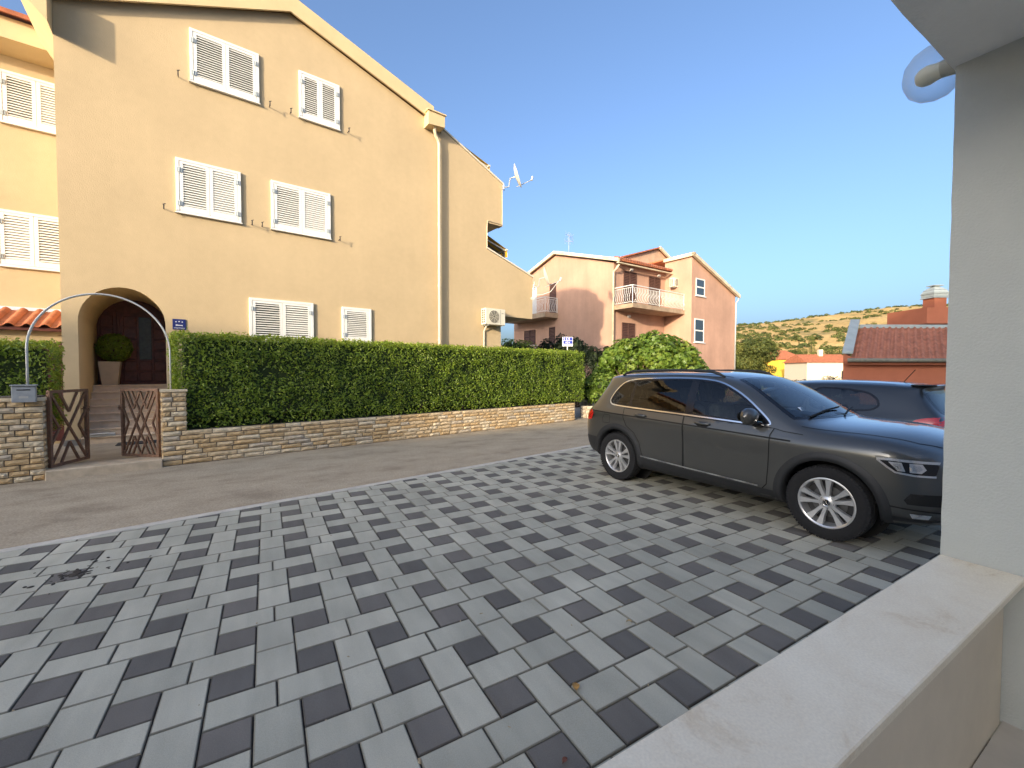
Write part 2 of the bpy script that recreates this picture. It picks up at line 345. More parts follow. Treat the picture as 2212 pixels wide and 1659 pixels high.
# ------------------------------------------------------------------ garden wall of split stone
m_br = [mat('stone_'+k, c, .85, .28, 14, bump=.006, bscale=45) for k, c in (('cream', (.60, .46, .28)), ('tan', (.53, .37, .19)), ('pale', (.64, .53, .36)), ('grey', (.49, .41, .30)))]
m_mort = mat('mortar', (.17, .14, .11), .95, .3, 30, bump=.003)
brick_mesh = {}
def rough_brick(v, mi, face='f'):
    """split face block 1 x 1 x 1 scaled by object; front at y = 0 bulging to -y"""
    if (v, mi) in brick_mesh: return brick_mesh[(v, mi)]
    g = random.Random(100+v*7); q = MB(); nx_, nz_ = 5, 3; vs = []
    for i in range(nx_):
        for j in range(nz_):
            e = (i in (0, nx_-1)) or (j in (0, nz_-1))
            vs.append((i/(nx_-1), 0.1+g.uniform(-.1, .1) if e else -.55+g.uniform(-.45, .4), j/(nz_-1)))
    ix = lambda i, j: i*nz_+j
    fs = [(ix(i, j), ix(i+1, j), ix(i+1, j+1), ix(i, j+1)) for i in range(nx_-1) for j in range(nz_-1)]
    b0 = len(vs); vs += [(0, 2, 0), (1, 2, 0), (1, 2, 1), (0, 2, 1)]
    fs += [tuple([ix(i, 0) for i in range(nx_-1, -1, -1)]+[b0, b0+1]), tuple([ix(i, nz_-1) for i in range(nx_)]+[b0+2, b0+3]), tuple([ix(0, j) for j in range(nz_)]+[b0+3, b0]), tuple([ix(nx_-1, j) for j in range(nz_-1, -1, -1)]+[b0+1, b0+2])]
    q.add(vs, fs); o = q.build('brick', m_br[mi]); me = o.data; bpy.data.objects.remove(o); brick_mesh[(v, mi)] = me
    return me
def courses(par, s0, s1, d, z0, nc, ch, seed, ax='s', lo=.20, hi=.45, J=.013):
    g = random.Random(seed)
    for c in range(nc):
        x = s0-(g.uniform(0, .12) if False else 0); first = True
        while x < s1-.03:
            L = g.uniform(lo, hi)*(.6 if first and c % 2 else 1); first = False
            if s1-(x+L) < .09: L = s1-x
            mi = g.choices((0, 1, 2, 3), (5, 5, 2.4, 1.0))[0]
            o = link('brick', rough_brick(g.randrange(6), mi), par)
            if ax == 's':
                o.location = (x+J/2, d, z0+c*ch+J/2); o.scale = (L-J, .024, ch-J)
            else:      # end faces, running away from the road
                o.location = (d, x+J/2 if ax == 'e' else x+L-J/2, z0+c*ch+J/2); o.scale = (L-J, .024, ch-J); o.rotation_euler = (0, 0, R(90) if ax == 'e' else R(-90))
            x += L
gw = thing('garden_wall', 'low cream split stone wall with a square gate pier, under the long hedge', 'wall', OW, TW)
WL = 10.58; ch = .0835
q = MB(); q.box(.03, WL-.02, .02, .28, -.1, 7*ch-.012); q.box(.02, .31, .02, .30, 0, 15*ch-.01); q.build('core', m_mort, gw)
courses(gw, .0, WL, .0, 0, 7, ch, 3); courses(gw, 0, .33, .0, 7*ch, 8, ch, 5, lo=.12, hi=.22)
courses(gw, .0, .30, WL, 0, 7, ch, 8, ax='e', lo=.12, hi=.2); courses(gw, .02, .32, 0.0, 0, 15, ch, 9, ax='w', lo=.12, hi=.2); courses(gw, .03, .32, .33, 7*ch, 8, ch, 9, ax='e', lo=.12, hi=.2)
q = MB(); q.box(-.02, .35, -.02, .34, 15*ch, 15*ch+.045, b=.006); q.build('pier_cap', m_br[2], gw)
gl = thing('garden_wall', 'pale split stone gate pier and wall under the grey mailbox', 'wall', OW, TW)
q = MB(); q.box(-1.80, -1.36, .03, .38, -.1, 15*ch-.01); q.box(-5, -1.8, .06, .3, -.1, 7.6*ch-.01); q.build('core', m_mort, gl)
courses(gl, -1.82, -1.34, 0, 0, 14, ch, 21, lo=.15, hi=.28); courses(gl, -5, -1.82, .03, 0, 8, .08, 22); courses(gl, .0, .4, -1.34, 0, 14, ch, 23, ax='e', lo=.13, hi=.22)
q = MB(); q.box(-1.84, -1.32, -.02, .42, 14*ch, 14*ch+.05, b=.006); q.build('pier_cap', m_br[2], gl)

# ------------------------------------------------------------------ patio, threshold, gate, arch, mailbox
q = MB(); q.box(-6, 11, .42, 3.6, -.02, .10); po = q.build('patio', m_patio); po.location = OW; po.rotation_euler.z = TW; tag(po, kind='structure')
q = MB(); q.box(-1.335, -.005, -.06, .42, -.05, .135, b=.012); o = q.build('threshold', mat('threshold_stone', (.55, .45, .32), .75, .2, 6, bump=.002)); o.location = OW; o.rotation_euler.z = TW; tag(o, kind='structure')
m_rust = mat('brown_iron', (.23, .135, .09), .55, .25, 25, metal=.25)
def gate(label, s, ang, sgn, dia):
    g = thing('gate_leaf', label, 'gate', W(s, .17, .16), TW+(ang if sgn > 0 else math.pi-ang), 'open iron gate leaves')
    w_, h_ = .74, 1.13; q = MB()
    for (a, b) in (((0, 0), (w_, 0)), ((0, h_), (w_, h_))): q.bar((a[0], 0, a[1]), (b[0], 0, b[1]), .04, .045)
    for x in (.02, w_-.02): q.bar((x, 0, 0), (x, 0, h_), .045, .04, up=(1, 0, 0))
    q.build('frame', m_rust, g)
    X = lambda u: .04+(w_-.08)*u
    L = [((0, 1), (.75, 0)), ((.25, 1), (1, 0)), ((1, 1), (.25, 0)), ((.75, 1), (0, 0)), ((.12, 1), (.31, .72)), ((.5, 1), (.31, .72)), ((.5, 1), (.69, .72)), ((.88, 1), (.69, .72)), ((.12, 0), (.31, .28)), ((.5, 0), (.31, .28)), ((.5, 0), (.69, .28)), ((.88, 0), (.69, .28)), ((.5, .7), (.37, .5)), ((.37, .5), (.5, .3)), ((.5, .3), (.63, .5)), ((.63, .5), (.5, .7)), ((0, .72), (.14, .5)), ((.14, .5), (0, .28)), ((1, .72), (.86, .5)), ((.86, .5), (1, .28))] if dia else \
        [((0, 1), (1, 0)), ((1, 1), (0, 0)), ((.25, 1), (.5, .72)), ((.75, 1), (.5, .72)), ((.25, 0), (.5, .28)), ((.75, 0), (.5, .28)), ((0, .72), (.22, .5)), ((.22, .5), (0, .28)), ((1, .72), (.78, .5)), ((.78, .5), (1, .28))]
    for a, b in L:
        q = MB(); q.bar((X(a[0]), 0, .02+a[1]*(h_-.04)), (X(b[0]), 0, .02+b[1]*(h_-.04)), (.022 if dia else .03)+random.uniform(-.002, .002), .026, up=(0, 1, 0)); q.build('bar', m_rust, g)
    q = MB(); q.box(w_-.05, w_+.03, -.015, .03, .78, .86); q.bar((w_-.02, -.04, .82), (w_-.02, .07, .82), .02, .02); q.build('latch', m_rust, g)
gate('brown iron gate leaf with one big cross, hung on the mailbox pier', -1.31, R(60), 1, False)
gate('brown iron gate leaf with crossed diamonds, hung on the hedge wall pier', -.03, R(49), -1, True)
m_wht = mat('white_metal', (.68, .68, .64), .35, .05, 10)
ar = thing('garden_arch', 'thin white metal hoop arching over the gateway between two piers', 'arch', OW, TW)
pts = [(-1.51, .18, 1.25)]+[(-.69-.82*math.cos(a), .18, 1.93+.9*math.sin(a)) for a in np.linspace(0, math.pi, 33)]+[(.13, .18, 1.29)]
for dy in (0., .05):
    q = MB(); q.tube([(a, b+dy, c) for a, b, c in pts], .012, 8); q.build('hoop', m_wht, ar, smooth=True)
for a in np.linspace(.25, math.pi-.25, 7):
    q = MB(); q.bar((-.69-.82*math.cos(a), .18, 1.93+.9*math.sin(a)), (-.69-.82*math.cos(a), .23, 1.93+.9*math.sin(a)), .012, .012); q.build('rung', m_wht, ar)
m_grey = mat('grey_paint', (.30, .32, .33), .5, .15, 12)
mx_ = thing('mailbox', 'grey metal mailbox with slot fixed to the stone pier', 'mailbox', W(-1.62, -.03, 1.16), TW)
q = MB(); q.box(0, .23, -.10, .0, 0, .23, b=.006); q.build('box', m_grey, mx_)
q = MB(); q.box(-.012, .242, -.122, .02, .233, .252, b=.004); q.build('lid', m_grey, mx_)
q = MB(); q.box(.05, .18, -.104, -.1005, .17, .185); q.build('slot', mat('slot_black', (.02, .02, .02), .6, 0), mx_)
q = MB(); q.box(.07, .16, -.104, -.1005, .06, .09); q.build('name_plate', mat('plate', (.45, .44, .4), .4, 0), mx_)

# ------------------------------------------------------------------ hedges
m_hl = leaf_mat('hedge_leaf', [(.11, .175, .02), (.195, .29, .03), (.29, .37, .04), (.42, .45, .07)], .33, .38)  # palest leaf tones carry sun highlights as colour
m_twig = mat('twig', (.07, .05, .035), .9, .3, 20)
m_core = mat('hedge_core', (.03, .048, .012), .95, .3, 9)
def hedge(label, s0, s1, d0, d1, z0, z1, dens, seed, stems=True, lsz=1.):
    h = thing('hedge', label, 'hedge', W((s0+s1)/2, (d0+d1)/2, 0), TW); g = np.random.default_rng(seed)
    cx, cy = (s0+s1)/2, (d0+d1)/2; a, b = (s1-s0)/2, (d1-d0)/2
    P = []; N = []
    def face(n, f, nrm):
        uv = g.random((n, 2)); p = np.array([f(u, v) for u, v in uv]); P.append(p); N.append(np.tile(nrm, (n, 1)))
    A1 = (s1-s0)*(z1-z0)
    for n_, f, nr in ((int(A1*dens), lambda u, v: (-a+2*a*u, -b, z0+(z1-z0)*v), (0, -1, .25)), (int(4*a*b*dens*.8), lambda u, v: (-a+2*a*u, -b+2*b*v, z1), (0, 0, 1)),
                      (int(2*b*(z1-z0)*dens), lambda u, v: (-a, -b+2*b*u, z0+(z1-z0)*v), (-1, 0, .25)), (int(2*b*(z1-z0)*dens*.8), lambda u, v: (a, -b+2*b*u, z0+(z1-z0)*v), (1, 0, .25)), (int(A1*dens*.25), lambda u, v: (-a+2*a*u, b, z0+(z1-z0)*v), (0, 1, .2))):
        face(n_, f, nr)
    P = np.concatenate(P); N = np.concatenate(N).astype(float)
    # billowing surface: clumps in and out, thinner towards the foot
    nz = np.array([noise.noise(Vector((p[0]*2.1+seed, p[1]*2.1, p[2]*2.1)))*.6+noise.noise(Vector((p[0]*5.3, p[1]*5.3+seed, p[2]*5.3)))*.5 for p in P])
    low = np.clip((z0+.16-P[:, 2])/.16, 0, 1)
    keep = g.random(len(P)) > np.clip(.10-nz*.6, 0, .55)+low*.45
    dep = -np.abs(g.normal(0, .06, len(P)))+.07*nz+.035
    P = P+N*dep[:, None]; rr = np.clip(np.abs(P[:, 2]-z1) < .03, 0, 1)
    P[:, 2] += rr*g.normal(0, .022, len(P))
    keep &= ~((nz < -.45) & (g.random(len(P)) < .75))
    edge = (np.abs(P[:, 2]-z1) < .2) | (np.abs(P[:, 1]+b) < .02); keep |= (np.abs(P[:, 2]-z1) < .16) & (np.abs(P[:, 1]+b) < .2)
    P = P[keep]; N = N[keep]+g.normal(0, .75, (keep.sum(), 3)); n = len(P)
    sz = g.uniform(.038, .072, n)*lsz
    tint = np.clip(g.beta(2, 3, n)*.8+.22*np.clip((P[:, 2]-z1+.25)/.25, 0, 1)*g.random(n)+nz[keep]*.2, 0, 1)
    f = leaves('foliage', P, N, sz, sz*.52, m_hl, h, tint, 'oval', .2, seed); f['kind'] = 'stuff'
    # shoots standing above the trimmed top
    n2 = int((s1-s0)*40); q = np.stack([g.uniform(-a, a, n2), g.uniform(-b, b, n2), np.full(n2, z1)+g.uniform(0, .05, n2)], 1)
    P2 = np.repeat(q, 5, 0)+g.normal(0, .022, (n2*5, 3)); f2 = leaves('shoots', P2, g.normal(0, 1, (n2*5, 3))+[0, -.3, .8], np.full(n2*5, .05)*lsz, np.full(n2*5, .024)*lsz, m_hl, h, g.uniform(.45, 1, n2*5), seed=seed+1); f2['kind'] = 'stuff'
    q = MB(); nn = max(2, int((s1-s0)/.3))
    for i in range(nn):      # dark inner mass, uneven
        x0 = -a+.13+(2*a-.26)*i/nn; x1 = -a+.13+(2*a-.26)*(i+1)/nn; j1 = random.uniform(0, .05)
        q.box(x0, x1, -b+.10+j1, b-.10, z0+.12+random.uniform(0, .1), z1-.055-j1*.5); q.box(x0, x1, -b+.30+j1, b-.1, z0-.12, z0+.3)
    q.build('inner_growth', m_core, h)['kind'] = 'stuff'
    if stems:
        q = MB(); x = -a+.2
        while x < a-.1:
            for k in range(3):
                p0 = Vector((x, random.uniform(-b*.3, b*.3), z0-.35)); e = p0+Vector((random.uniform(-.35, .35), random.uniform(-b*.8, b*.5), random.uniform(.6, .9))); mid = (p0+e)/2+Vector((random.uniform(-.08, .08), random.uniform(-.08, .08), 0)); q.tube([p0, mid, e], [.02, .015, .008], 5)
            x += random.uniform(.3, .55)
        q.build('stems', m_twig, h)
    return h
hedge('long clipped green hedge growing behind the low stone wall', .20, 11.15, .10, 1.05, .60, 2.26, 1500, 4)
hedge('short clipped green hedge standing behind the mailbox pier', -4.6, -1.28, .36, 1.2, .66, 2.02, 1300, 9)
q = MB(); q.box(.34, 10.45, .29, 1.3, .2, .5); o = q.build('planting_bed', mat('soil', (.06, .045, .03), .95, .3, 12)); o.location = OW; o.rotation_euler.z = TW; tag(o, kind='structure')

# ------------------------------------------------------------------ the porch the picture is taken from
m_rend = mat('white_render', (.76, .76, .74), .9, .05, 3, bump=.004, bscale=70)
m_lime = mat('limestone', (.56, .52, .45), .7, .10, 4, bump=.0008, bscale=40, spec=.2)
def lime():
    n, l, b = nodes_of(m_lime); g = n.new('ShaderNodeNewGeometry'); a = n.new('ShaderNodeTexNoise'); a.inputs['Scale'].default_value = 2.6; a.inputs['Detail'].default_value = 9; a.inputs['Roughness'].default_value = .72; a.inputs['Distortion'].default_value = .6; l.new(g.outputs['Position'], a.inputs['Vector'])
    rp = n.new('ShaderNodeValToRGB'); e = rp.color_ramp.elements; e[0].position = .30; e[0].color = (.62, .50, .34, 1); e[1].position = .72; e[1].color = (.86, .79, .64, 1); e.new(.43).color = (.78, .70, .55, 1); e.new(.56).color = (.82, .75, .60, 1); l.new(a.outputs[0], rp.inputs[0])
    c = n.new('ShaderNodeTexNoise'); c.inputs['Scale'].default_value = 130; c.inputs['Detail'].default_value = 3; l.new(g.outputs['Position'], c.inputs['Vector']); mr = n.new('ShaderNodeMapRange'); mr.inputs[1].default_value = .3; mr.inputs[2].default_value = .7; mr.inputs[3].default_value = .93; mr.inputs[4].default_value = 1.05; l.new(c.outputs[0], mr.inputs[0])
    x = n.new('ShaderNodeMix'); x.data_type = 'RGBA'; x.blend_type = 'MULTIPLY'; x.inputs[0].default_value = 1; l.new(rp.outputs[0], x.inputs[6]); l.new(mr.outputs[0], x.inputs[7]); l.new(x.outputs[2], b.inputs['Base Color'])
lime()
PO = Vector((3.19, -1.96, 0))
pw = thing('parapet_wall', 'white terrace parapet with a smooth limestone coping', 'wall', (-1.2, -2.08, 0))
q = MB(); q.box(0, 4.36, -.10, .085, -.75, .665); q.build('wall', mat('beige_render', (.66, .58, .45), .92, .06, 3, bump=.002, bscale=80), pw)
q = MB(); q.box(-.02, 4.385, -.16, .12, .668, .70, b=.004); q.build('coping', m_lime, pw)
pc = thing('porch', 'white rendered porch with one square pillar and a flat ceiling slab', 'porch', PO)
def rough_box(mbx, x0, x1, y0, y1, z0, z1, st=.09, amp=.0035):
    for ax in range(3):
        for sd in (0, 1):
            lo, hi = [(x0, x1), (y0, y1), (z0, z1)], None
            a, b = [i for i in range(3) if i != ax]; na = max(1, int((lo[a][1]-lo[a][0])/st)); nb = max(1, int((lo[b][1]-lo[b][0])/st)); vs = []
            for i in range(na+1):
                for j in range(nb+1):
                    p = [0, 0, 0]; p[ax] = lo[ax][sd]; p[a] = lo[a][0]+(lo[a][1]-lo[a][0])*i/na; p[b] = lo[b][0]+(lo[b][1]-lo[b][0])*j/nb
                    v = Vector(p); vs.append(v+noise.noise_vector(v*9)*amp)
            mbx.add(vs, [(i*(nb+1)+j, (i+1)*(nb+1)+j, (i+1)*(nb+1)+j+1, i*(nb+1)+j+1) for i in range(na) for j in range(nb)])
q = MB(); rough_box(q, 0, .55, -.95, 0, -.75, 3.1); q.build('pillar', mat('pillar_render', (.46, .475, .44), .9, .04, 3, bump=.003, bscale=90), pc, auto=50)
q = MB(); rough_box(q, -1.35, .62, -2.4, .012, 3.1, 3.42, .12); q.build('ceiling', m_rend, pc, auto=50)
q = MB(); q.box(-1.3, 3.0, -2.55, -2.42, 0, 3.4); q.build('house_wall', m_rend, pc)
fl = MB(); fl.box(-5.2, 5, -4.4, -2.185, -.1, .004); tag(fl.build('terrace_floor', mat('floor_tile', (.50, .46, .40), .7, .1, 4)), kind='structure')
lp = thing('wall_lamp', 'frosted glass bulkhead lamp on the porch edge', 'lamp', (3.36, -1.945, 3.205))
q = MB(); q.lathe([(.045, 0), (.05, .03), (.04, .085)], 18, Matrix.Rotation(R(-90), 4, 'X')); q.build('base', mat('lamp_base', (.45, .40, .28), .5, .05), lp, smooth=True)
q = MB(); q.lathe([(.04, .07), (.042, .1), (.05, .13), (.045, .16), (.028, .18), (.001, .187)], 16, Matrix.Rotation(R(-90), 4, 'X')); q.build('bulb', mat('bulb_glass', (.75, .68, .48), .3, 0), lp, smooth=True)
m_frost = bpy.data.materials.new('frosted_glass'); m_frost.use_nodes = True
_n, _l, _b = nodes_of(m_frost); _b.inputs['Base Color'].default_value = (.45, .52, .56, 1); _b.inputs['Roughness'].default_value = .25
_t = _n.new('ShaderNodeBsdfTransparent'); _t.inputs[0].default_value = (.93, .95, .97, 1); _m = _n.new('ShaderNodeMixShader'); _lw = _n.new('ShaderNodeLayerWeight'); _lw.inputs[0].default_value = .35
_mr = _n.new('ShaderNodeMapRange'); _mr.inputs[3].default_value = .22; _mr.inputs[4].default_value = .6; _l.new(_lw.outputs['Facing'], _mr.inputs[0]); _l.new(_mr.outputs[0], _m.inputs[0]); _l.new(_t.outputs[0], _m.inputs[1]); _l.new(_b.outputs[0], _m.inputs[2]); _l.new(_m.outputs[0], _n['Material Output'].inputs[0])
q = MB(); q.lathe([(.05, .012), (.10, .022), (.132, .07), (.137, .12), (.122, .17), (.086, .21), (.04, .23), (.001, .234)], 28, Matrix.Rotation(R(-90), 4, 'X')); q.build('shade', m_frost, lp, smooth=True)
# ------------------------------------------------------------------ yellow house
m_yel = mat('yellow_render', (.525, .40, .235), .9, .025, .9, bump=.003, bscale=55)
def weather(m, sx, sz, lo, hi):
    n, l, b = nodes_of(m); src = b.inputs['Base Color'].links[0].from_socket; g = n.new('ShaderNodeNewGeometry'); out = src
    for sc_, a, c in (((sx, sx, sz), lo, hi), ((.45, .45, .45), lo*.98, hi*1.01), ((7, 7, 7), .975, 1.02)):
        mp = n.new('ShaderNodeMapping'); mp.inputs['Scale'].default_value = sc_; l.new(g.outputs['Position'], mp.inputs[0]); t = n.new('ShaderNodeTexNoise'); t.inputs['Scale'].default_value = 1; t.inputs['Detail'].default_value = 7; t.inputs['Roughness'].default_value = .6; l.new(mp.outputs[0], t.inputs['Vector'])
        mr = n.new('ShaderNodeMapRange'); mr.inputs[1].default_value = .34; mr.inputs[2].default_value = .66; mr.inputs[3].default_value = a; mr.inputs[4].default_value = c; l.new(t.outputs[0], mr.inputs[0])
        x = n.new('ShaderNodeMix'); x.data_type = 'RGBA'; x.blend_type = 'MULTIPLY'; x.inputs[0].default_value = 1; l.new(out, x.inputs[6]); l.new(mr.outputs[0], x.inputs[7]); out = x.outputs[2]
    l.new(out, b.inputs['Base Color'])
weather(m_yel, 2.6, .22, .98, 1.012)
m_yel2 = mat('yellow_render_trim', (.62, .47, .26), .85, .05, 2, bump=.002, bscale=50)
m_shut = mat('white_shutter', (.78, .77, .72), .4, .03, 10)
m_dark = mat('dark_room', (.02, .02, .02), .8, 0)
m_hinge = mat('hinge_grey', (.40, .44, .45), .5, 0)
m_iron = mat('black_iron', (.03, .022, .02), .6, 0)
m_tile = mat('clay_tile', (.40, .13, .055), .8, .3, 3, bump=.003, bscale=40)
m_tile2 = mat('old_clay_tile', (.30, .115, .068), .85, .35, 3, bump=.003, bscale=40)
m_pipe = mat('cream_pipe', (.60, .50, .33), .35, .06, 4)
m_galv = mat('galvanised', (.45, .47, .46), .45, .12, 8, metal=.5)
m_wood = mat('dark_wood_door', (.12, .036, .022), .4, .35, 9, bump=.001, bscale=30)
m_step = mat('step_stone', (.72, .57, .42), .6, .12, 7)
TF = R(6.5); OF = Vector((-3.02, 9.10, 0))
yh = thing('yellow_house', 'tall yellow rendered house with white shutters and an arched doorway', 'house', OF, TF)
WIN = [(1.92, 3.26, 8.11, 9.29, 2, 17), (4.14, 5.13, 8.11, 9.29, 2, 17), (1.63, 2.85, 5.15, 6.35, 2, 17), (3.48, 4.87, 5.15, 6.35, 2, 17), (2.98, 4.42, 2.15, 3.40, 2, 17), (5.14, 5.94, 2.42, 3.38, 1, 13)]
arch = [(.03, 0), (1.40, 0), (1.40, 2.62)]+[(.715+.685*math.cos(a), 2.62+.75*math.sin(a)) for a in np.linspace(.12, math.pi-.12, 18)]+[(.03, 2.62)]
prof = [(-.2, 0), (10.48, 0), (10.48, 3.56), (11.91, 3.56), (11.91, 5.08), (9.9, 5.78), (9.9, 6.67), (10.55, 6.67), (10.55, 8.10), (8.18, 9.22), (8.18, 9.05), (7.55, 9.4), (3.95, 10.62), (-.2, 8.85)]
q = MB(); ins = [[(a+.045, c+.045), (b-.045, c+.045), (b-.045, d-.045), (a+.045, d-.045)] for a, b, c, d, _, _ in WIN]
q.cdt(prof, ins+[arch], lambda u, v: Vector((u, 0, v)))
# body behind the front: side walls, back, terrace floors
def wallq(a, b, d0, d1, z0, z1): q.add([(a, d0, z0), (b, d0, z0), (b, d1, z1), (a, d1, z1)], [(0, 1, 2, 3)])
DP = 9.0
q.add([(-.2, 0, 0), (-.2, DP, 0), (-.2, DP, 8.85), (-.2, 0, 8.85)], [(0, 1, 2, 3)]); q.add([(-.2, DP, 0), (8.2, DP, 0), (8.2, DP, 9.2), (3.95, DP, 10.62), (-.2, DP, 8.85)], [(0, 1, 2, 3, 4)])
q.add([(8.2, .3, 0), (8.2, DP, 0), (8.2, DP, 9.2), (8.2, .3, 9.2)], [(0, 1, 2, 3)])
q.build('wall', m_yel, yh)
# wing wall that steps down to the right: real thickness and floor slabs behind it
q = MB(); back = [(8.21, 0), (10.48, 0), (10.48, 3.56), (11.91, 3.56), (11.91, 5.08), (9.9, 5.78), (9.9, 6.67), (10.55, 6.67), (10.55, 8.10), (8.21, 9.2)]
q.cdt(back, [], lambda u, v: Vector((u, .26, v)))
for i in range(1, len(back)-1):
    a, b = back[i], back[i+1]; q.add([(a[0], 0, a[1]), (b[0], 0, b[1]), (b[0], .26, b[1]), (a[0], .26, a[1])], [(0, 1, 2, 3)])
q.build('wing_wall', m_yel, yh)
for (s1, z) in ((11.9, 3.57), (10.54, 6.69)):
    q = MB(); q.box(8.21, s1-.005, .262, 4.6, z, z+.18); q.build('terrace_slab', m_yel2, yh)
q = MB(); q.box(8.21, 11.7, 4.3, 4.6, 3.75, 4.7); q.build('terrace_parapet', m_yel2, yh)
for a, b in (((8.21, 9.23), (10.58, 8.11)), ((9.88, 5.80), (11.94, 5.085))):
    q = MB(); q.prism([(a[0], a[1]), (b[0], b[1]), (b[0], b[1]+.05), (a[0], a[1]+.05)], -.03, .29, lambda u, v, d: Vector((u, d, v))); q.build('wall_coping', mat('coping_cream', (.66, .60, .48), .7, .08), yh)
# reveals of door arch and windows
q = MB(); q.add([(p[0], d, p[1]) for d in (0, 2.02) for p in arch], [(i, i+1, len(arch)+i+1, len(arch)+i) for i in range(1, len(arch)-1)]+[(len(arch)-1, 0, len(arch), 2*len(arch)-1)]); q.build('door_reveal', m_yel2, yh)
for h in ins:
    q = MB(); q.add([(p[0], d, p[1]) for d in (0.001, .16) for p in h], [(i, (i+1) % 4, 4+(i+1) % 4, 4+i) for i in range(4)]+[(4, 5, 6, 7)]); q.build('window_recess', m_dark, yh)
def shutter(par, a, b, c, d, nl, ns, hooks=True, tiltset=None):
    """closed louvred shutter pair in a white frame; local x = along wall, -y = outwards"""
    q = MB(); f = .06
    q.box(a, a+f, -.05, .04, c, d, b=.004); q.box(b-f, b, -.05, .04, c, d, b=.004); q.box(a+f, b-f, -.05, .04, d-f, d, b=.004); q.box(a+f, b-f, -.05, .04, c, c+.035, b=.004); q.box(a-.02, b+.02, -.075, .0, c-.022, c, b=.004)
    q.build('window_frame', m_shut, par)
    x0, x1, z0, z1 = a+f+.004, b-f-.004, c+.039, d-f-.004; wl = (x1-x0)/nl
    for i in range(nl):
        l0, l1 = x0+i*wl+.003, x0+(i+1)*wl-.003; st = .065
        q = MB(); q.box(l0, l0+st, -.045, -.008, z0, z1, b=.003); q.box(l1-st, l1, -.045, -.008, z0, z1, b=.003); q.box(l0+st, l1-st, -.045, -.008, z1-st*.8, z1, b=.003); q.box(l0+st, l1-st, -.045, -.008, z0, z0+.12, b=.003)
        sh = q.build('shutter', m_shut, par)
        iz0, iz1 = z0+.125, z1-st*.8-.005; p = (iz1-iz0)/ns; tilt = R(random.choice((24, 30, 46, 52))) if tiltset is None else R(tiltset[i % len(tiltset)])
        me = None
        for k in range(ns):
            if me is None:
                s_ = MB(); s_.box(-(l1-l0-2*st)/2+.001, (l1-l0-2*st)/2-.001, -.033, .033, -.005, .005, M=Matrix.Rotation(tilt, 4, 'X')); o = s_.build('slat', m_shut, sh); me = o.data
            else: o = link('slat', me, sh)
            o.location = ((l0+l1)/2, -.028, iz0+(k+.5)*p); o.rotation_euler.x = random.uniform(-.03, .03)
        for hz in (z0+.16, z1-.2):
            hx = l0 if i == 0 else l1
            q = MB(); q.box(hx-.045 if i else hx-.05, hx+.05 if i else hx+.045, -.062, -.046, hz-.05, hz+.05, b=.004); q.tube([(hx, -.065, hz-.055), (hx, -.065, hz+.055)], .009, 6); q.build('hinge', m_hinge, sh)
    if hooks:
        for hx in ((a-.21, b+.21)):
            q = MB(); q.bar((hx, .0, c+.02), (hx, -.15, c+.02), .016, .012); q.bar((hx, -.15, c-.03), (hx, -.15, c+.09), .022, .01, up=(0, 1, 0)); q.bar((hx-.02, -.14, c+.075), (hx+.03, -.16, c+.095), .02, .01); q.build('shutter_stop', m_iron, par)
tl = [(47, 46), (47, 47), (46, 54), (46, 55), (26, 38), (34,)]
for (a, b, c, d, nl, ns), ts in zip(WIN, tl): shutter(yh, a, b, c, d, nl, ns, hooks=c > 3, tiltset=ts)
# gable roof with verge boards and left eave
prf = [(-.62, 8.87), (3.95, 10.85), (7.86, 9.55)]
q = MB()
for (a, b) in ((prf[0], prf[1]), (prf[1], prf[2])):
    q.prism([(a[0], a[1]), (b[0], b[1]), (b[0], b[1]+.12), (a[0], a[1]+.12)], -.095, DP+.3, lambda u, v, d: Vector((u, d, v)))
q.build('roof', m_tile, yh)
q = MB()
for (a, b) in ((prf[0], prf[1]), (prf[1], prf[2])):
    q.prism([(a[0], a[1]-.27), (b[0], b[1]-.27), (b[0], b[1]+.15), (a[0], a[1]+.15)], -.15, -.10, lambda u, v, d: Vector((u, d, v)))
    q.prism([(a[0], a[1]-.06), (b[0], b[1]-.06), (b[0], b[1]), (a[0], a[1])], -.10, .0, lambda u, v, d: Vector((u, d, v)))
q.build('verge_board', m_yel2, yh)
q = MB(); q.prism([(-.205, 8.16), (-.62, 8.62), (-.66, 8.95), (-.2, 8.98)], -.40, DP, lambda u, v, d: Vector((u, d, v))); q.build('eave', m_yel2, yh)
q = MB(); q.prism([(7.60, 9.02), (8.14, 9.08), (8.14, 9.42), (7.60, 9.42)], -.33, -.005, lambda u, v, d: Vector((u, d, v))); q.box(7.56, 8.18, -.37, -.003, 9.421, 9.46, b=.004); q.build('gutter_box', m_yel2, yh)
q = MB(); q.tube([(7.86, -.2, 9.08), (7.86, -.2, 8.96), (7.90, -.17, 8.86), (8.0, -.13, 8.76), (8.05, -.12, 8.64), (8.05, -.12, .1)], .052, 12); dpp = q.build('downpipe', m_pipe, yh, auto=40)
for z in (8.35, 6.2, 4.3, 2.6):
    q = MB(); q.lathe([(.058, -.02), (.058, .02)], 14, Matrix.Translation((8.05, -.12, z))); q.box(8.04, 8.06, -.07, 0, z-.012, z+.012); q.build('pipe_clip', m_pipe, dpp)
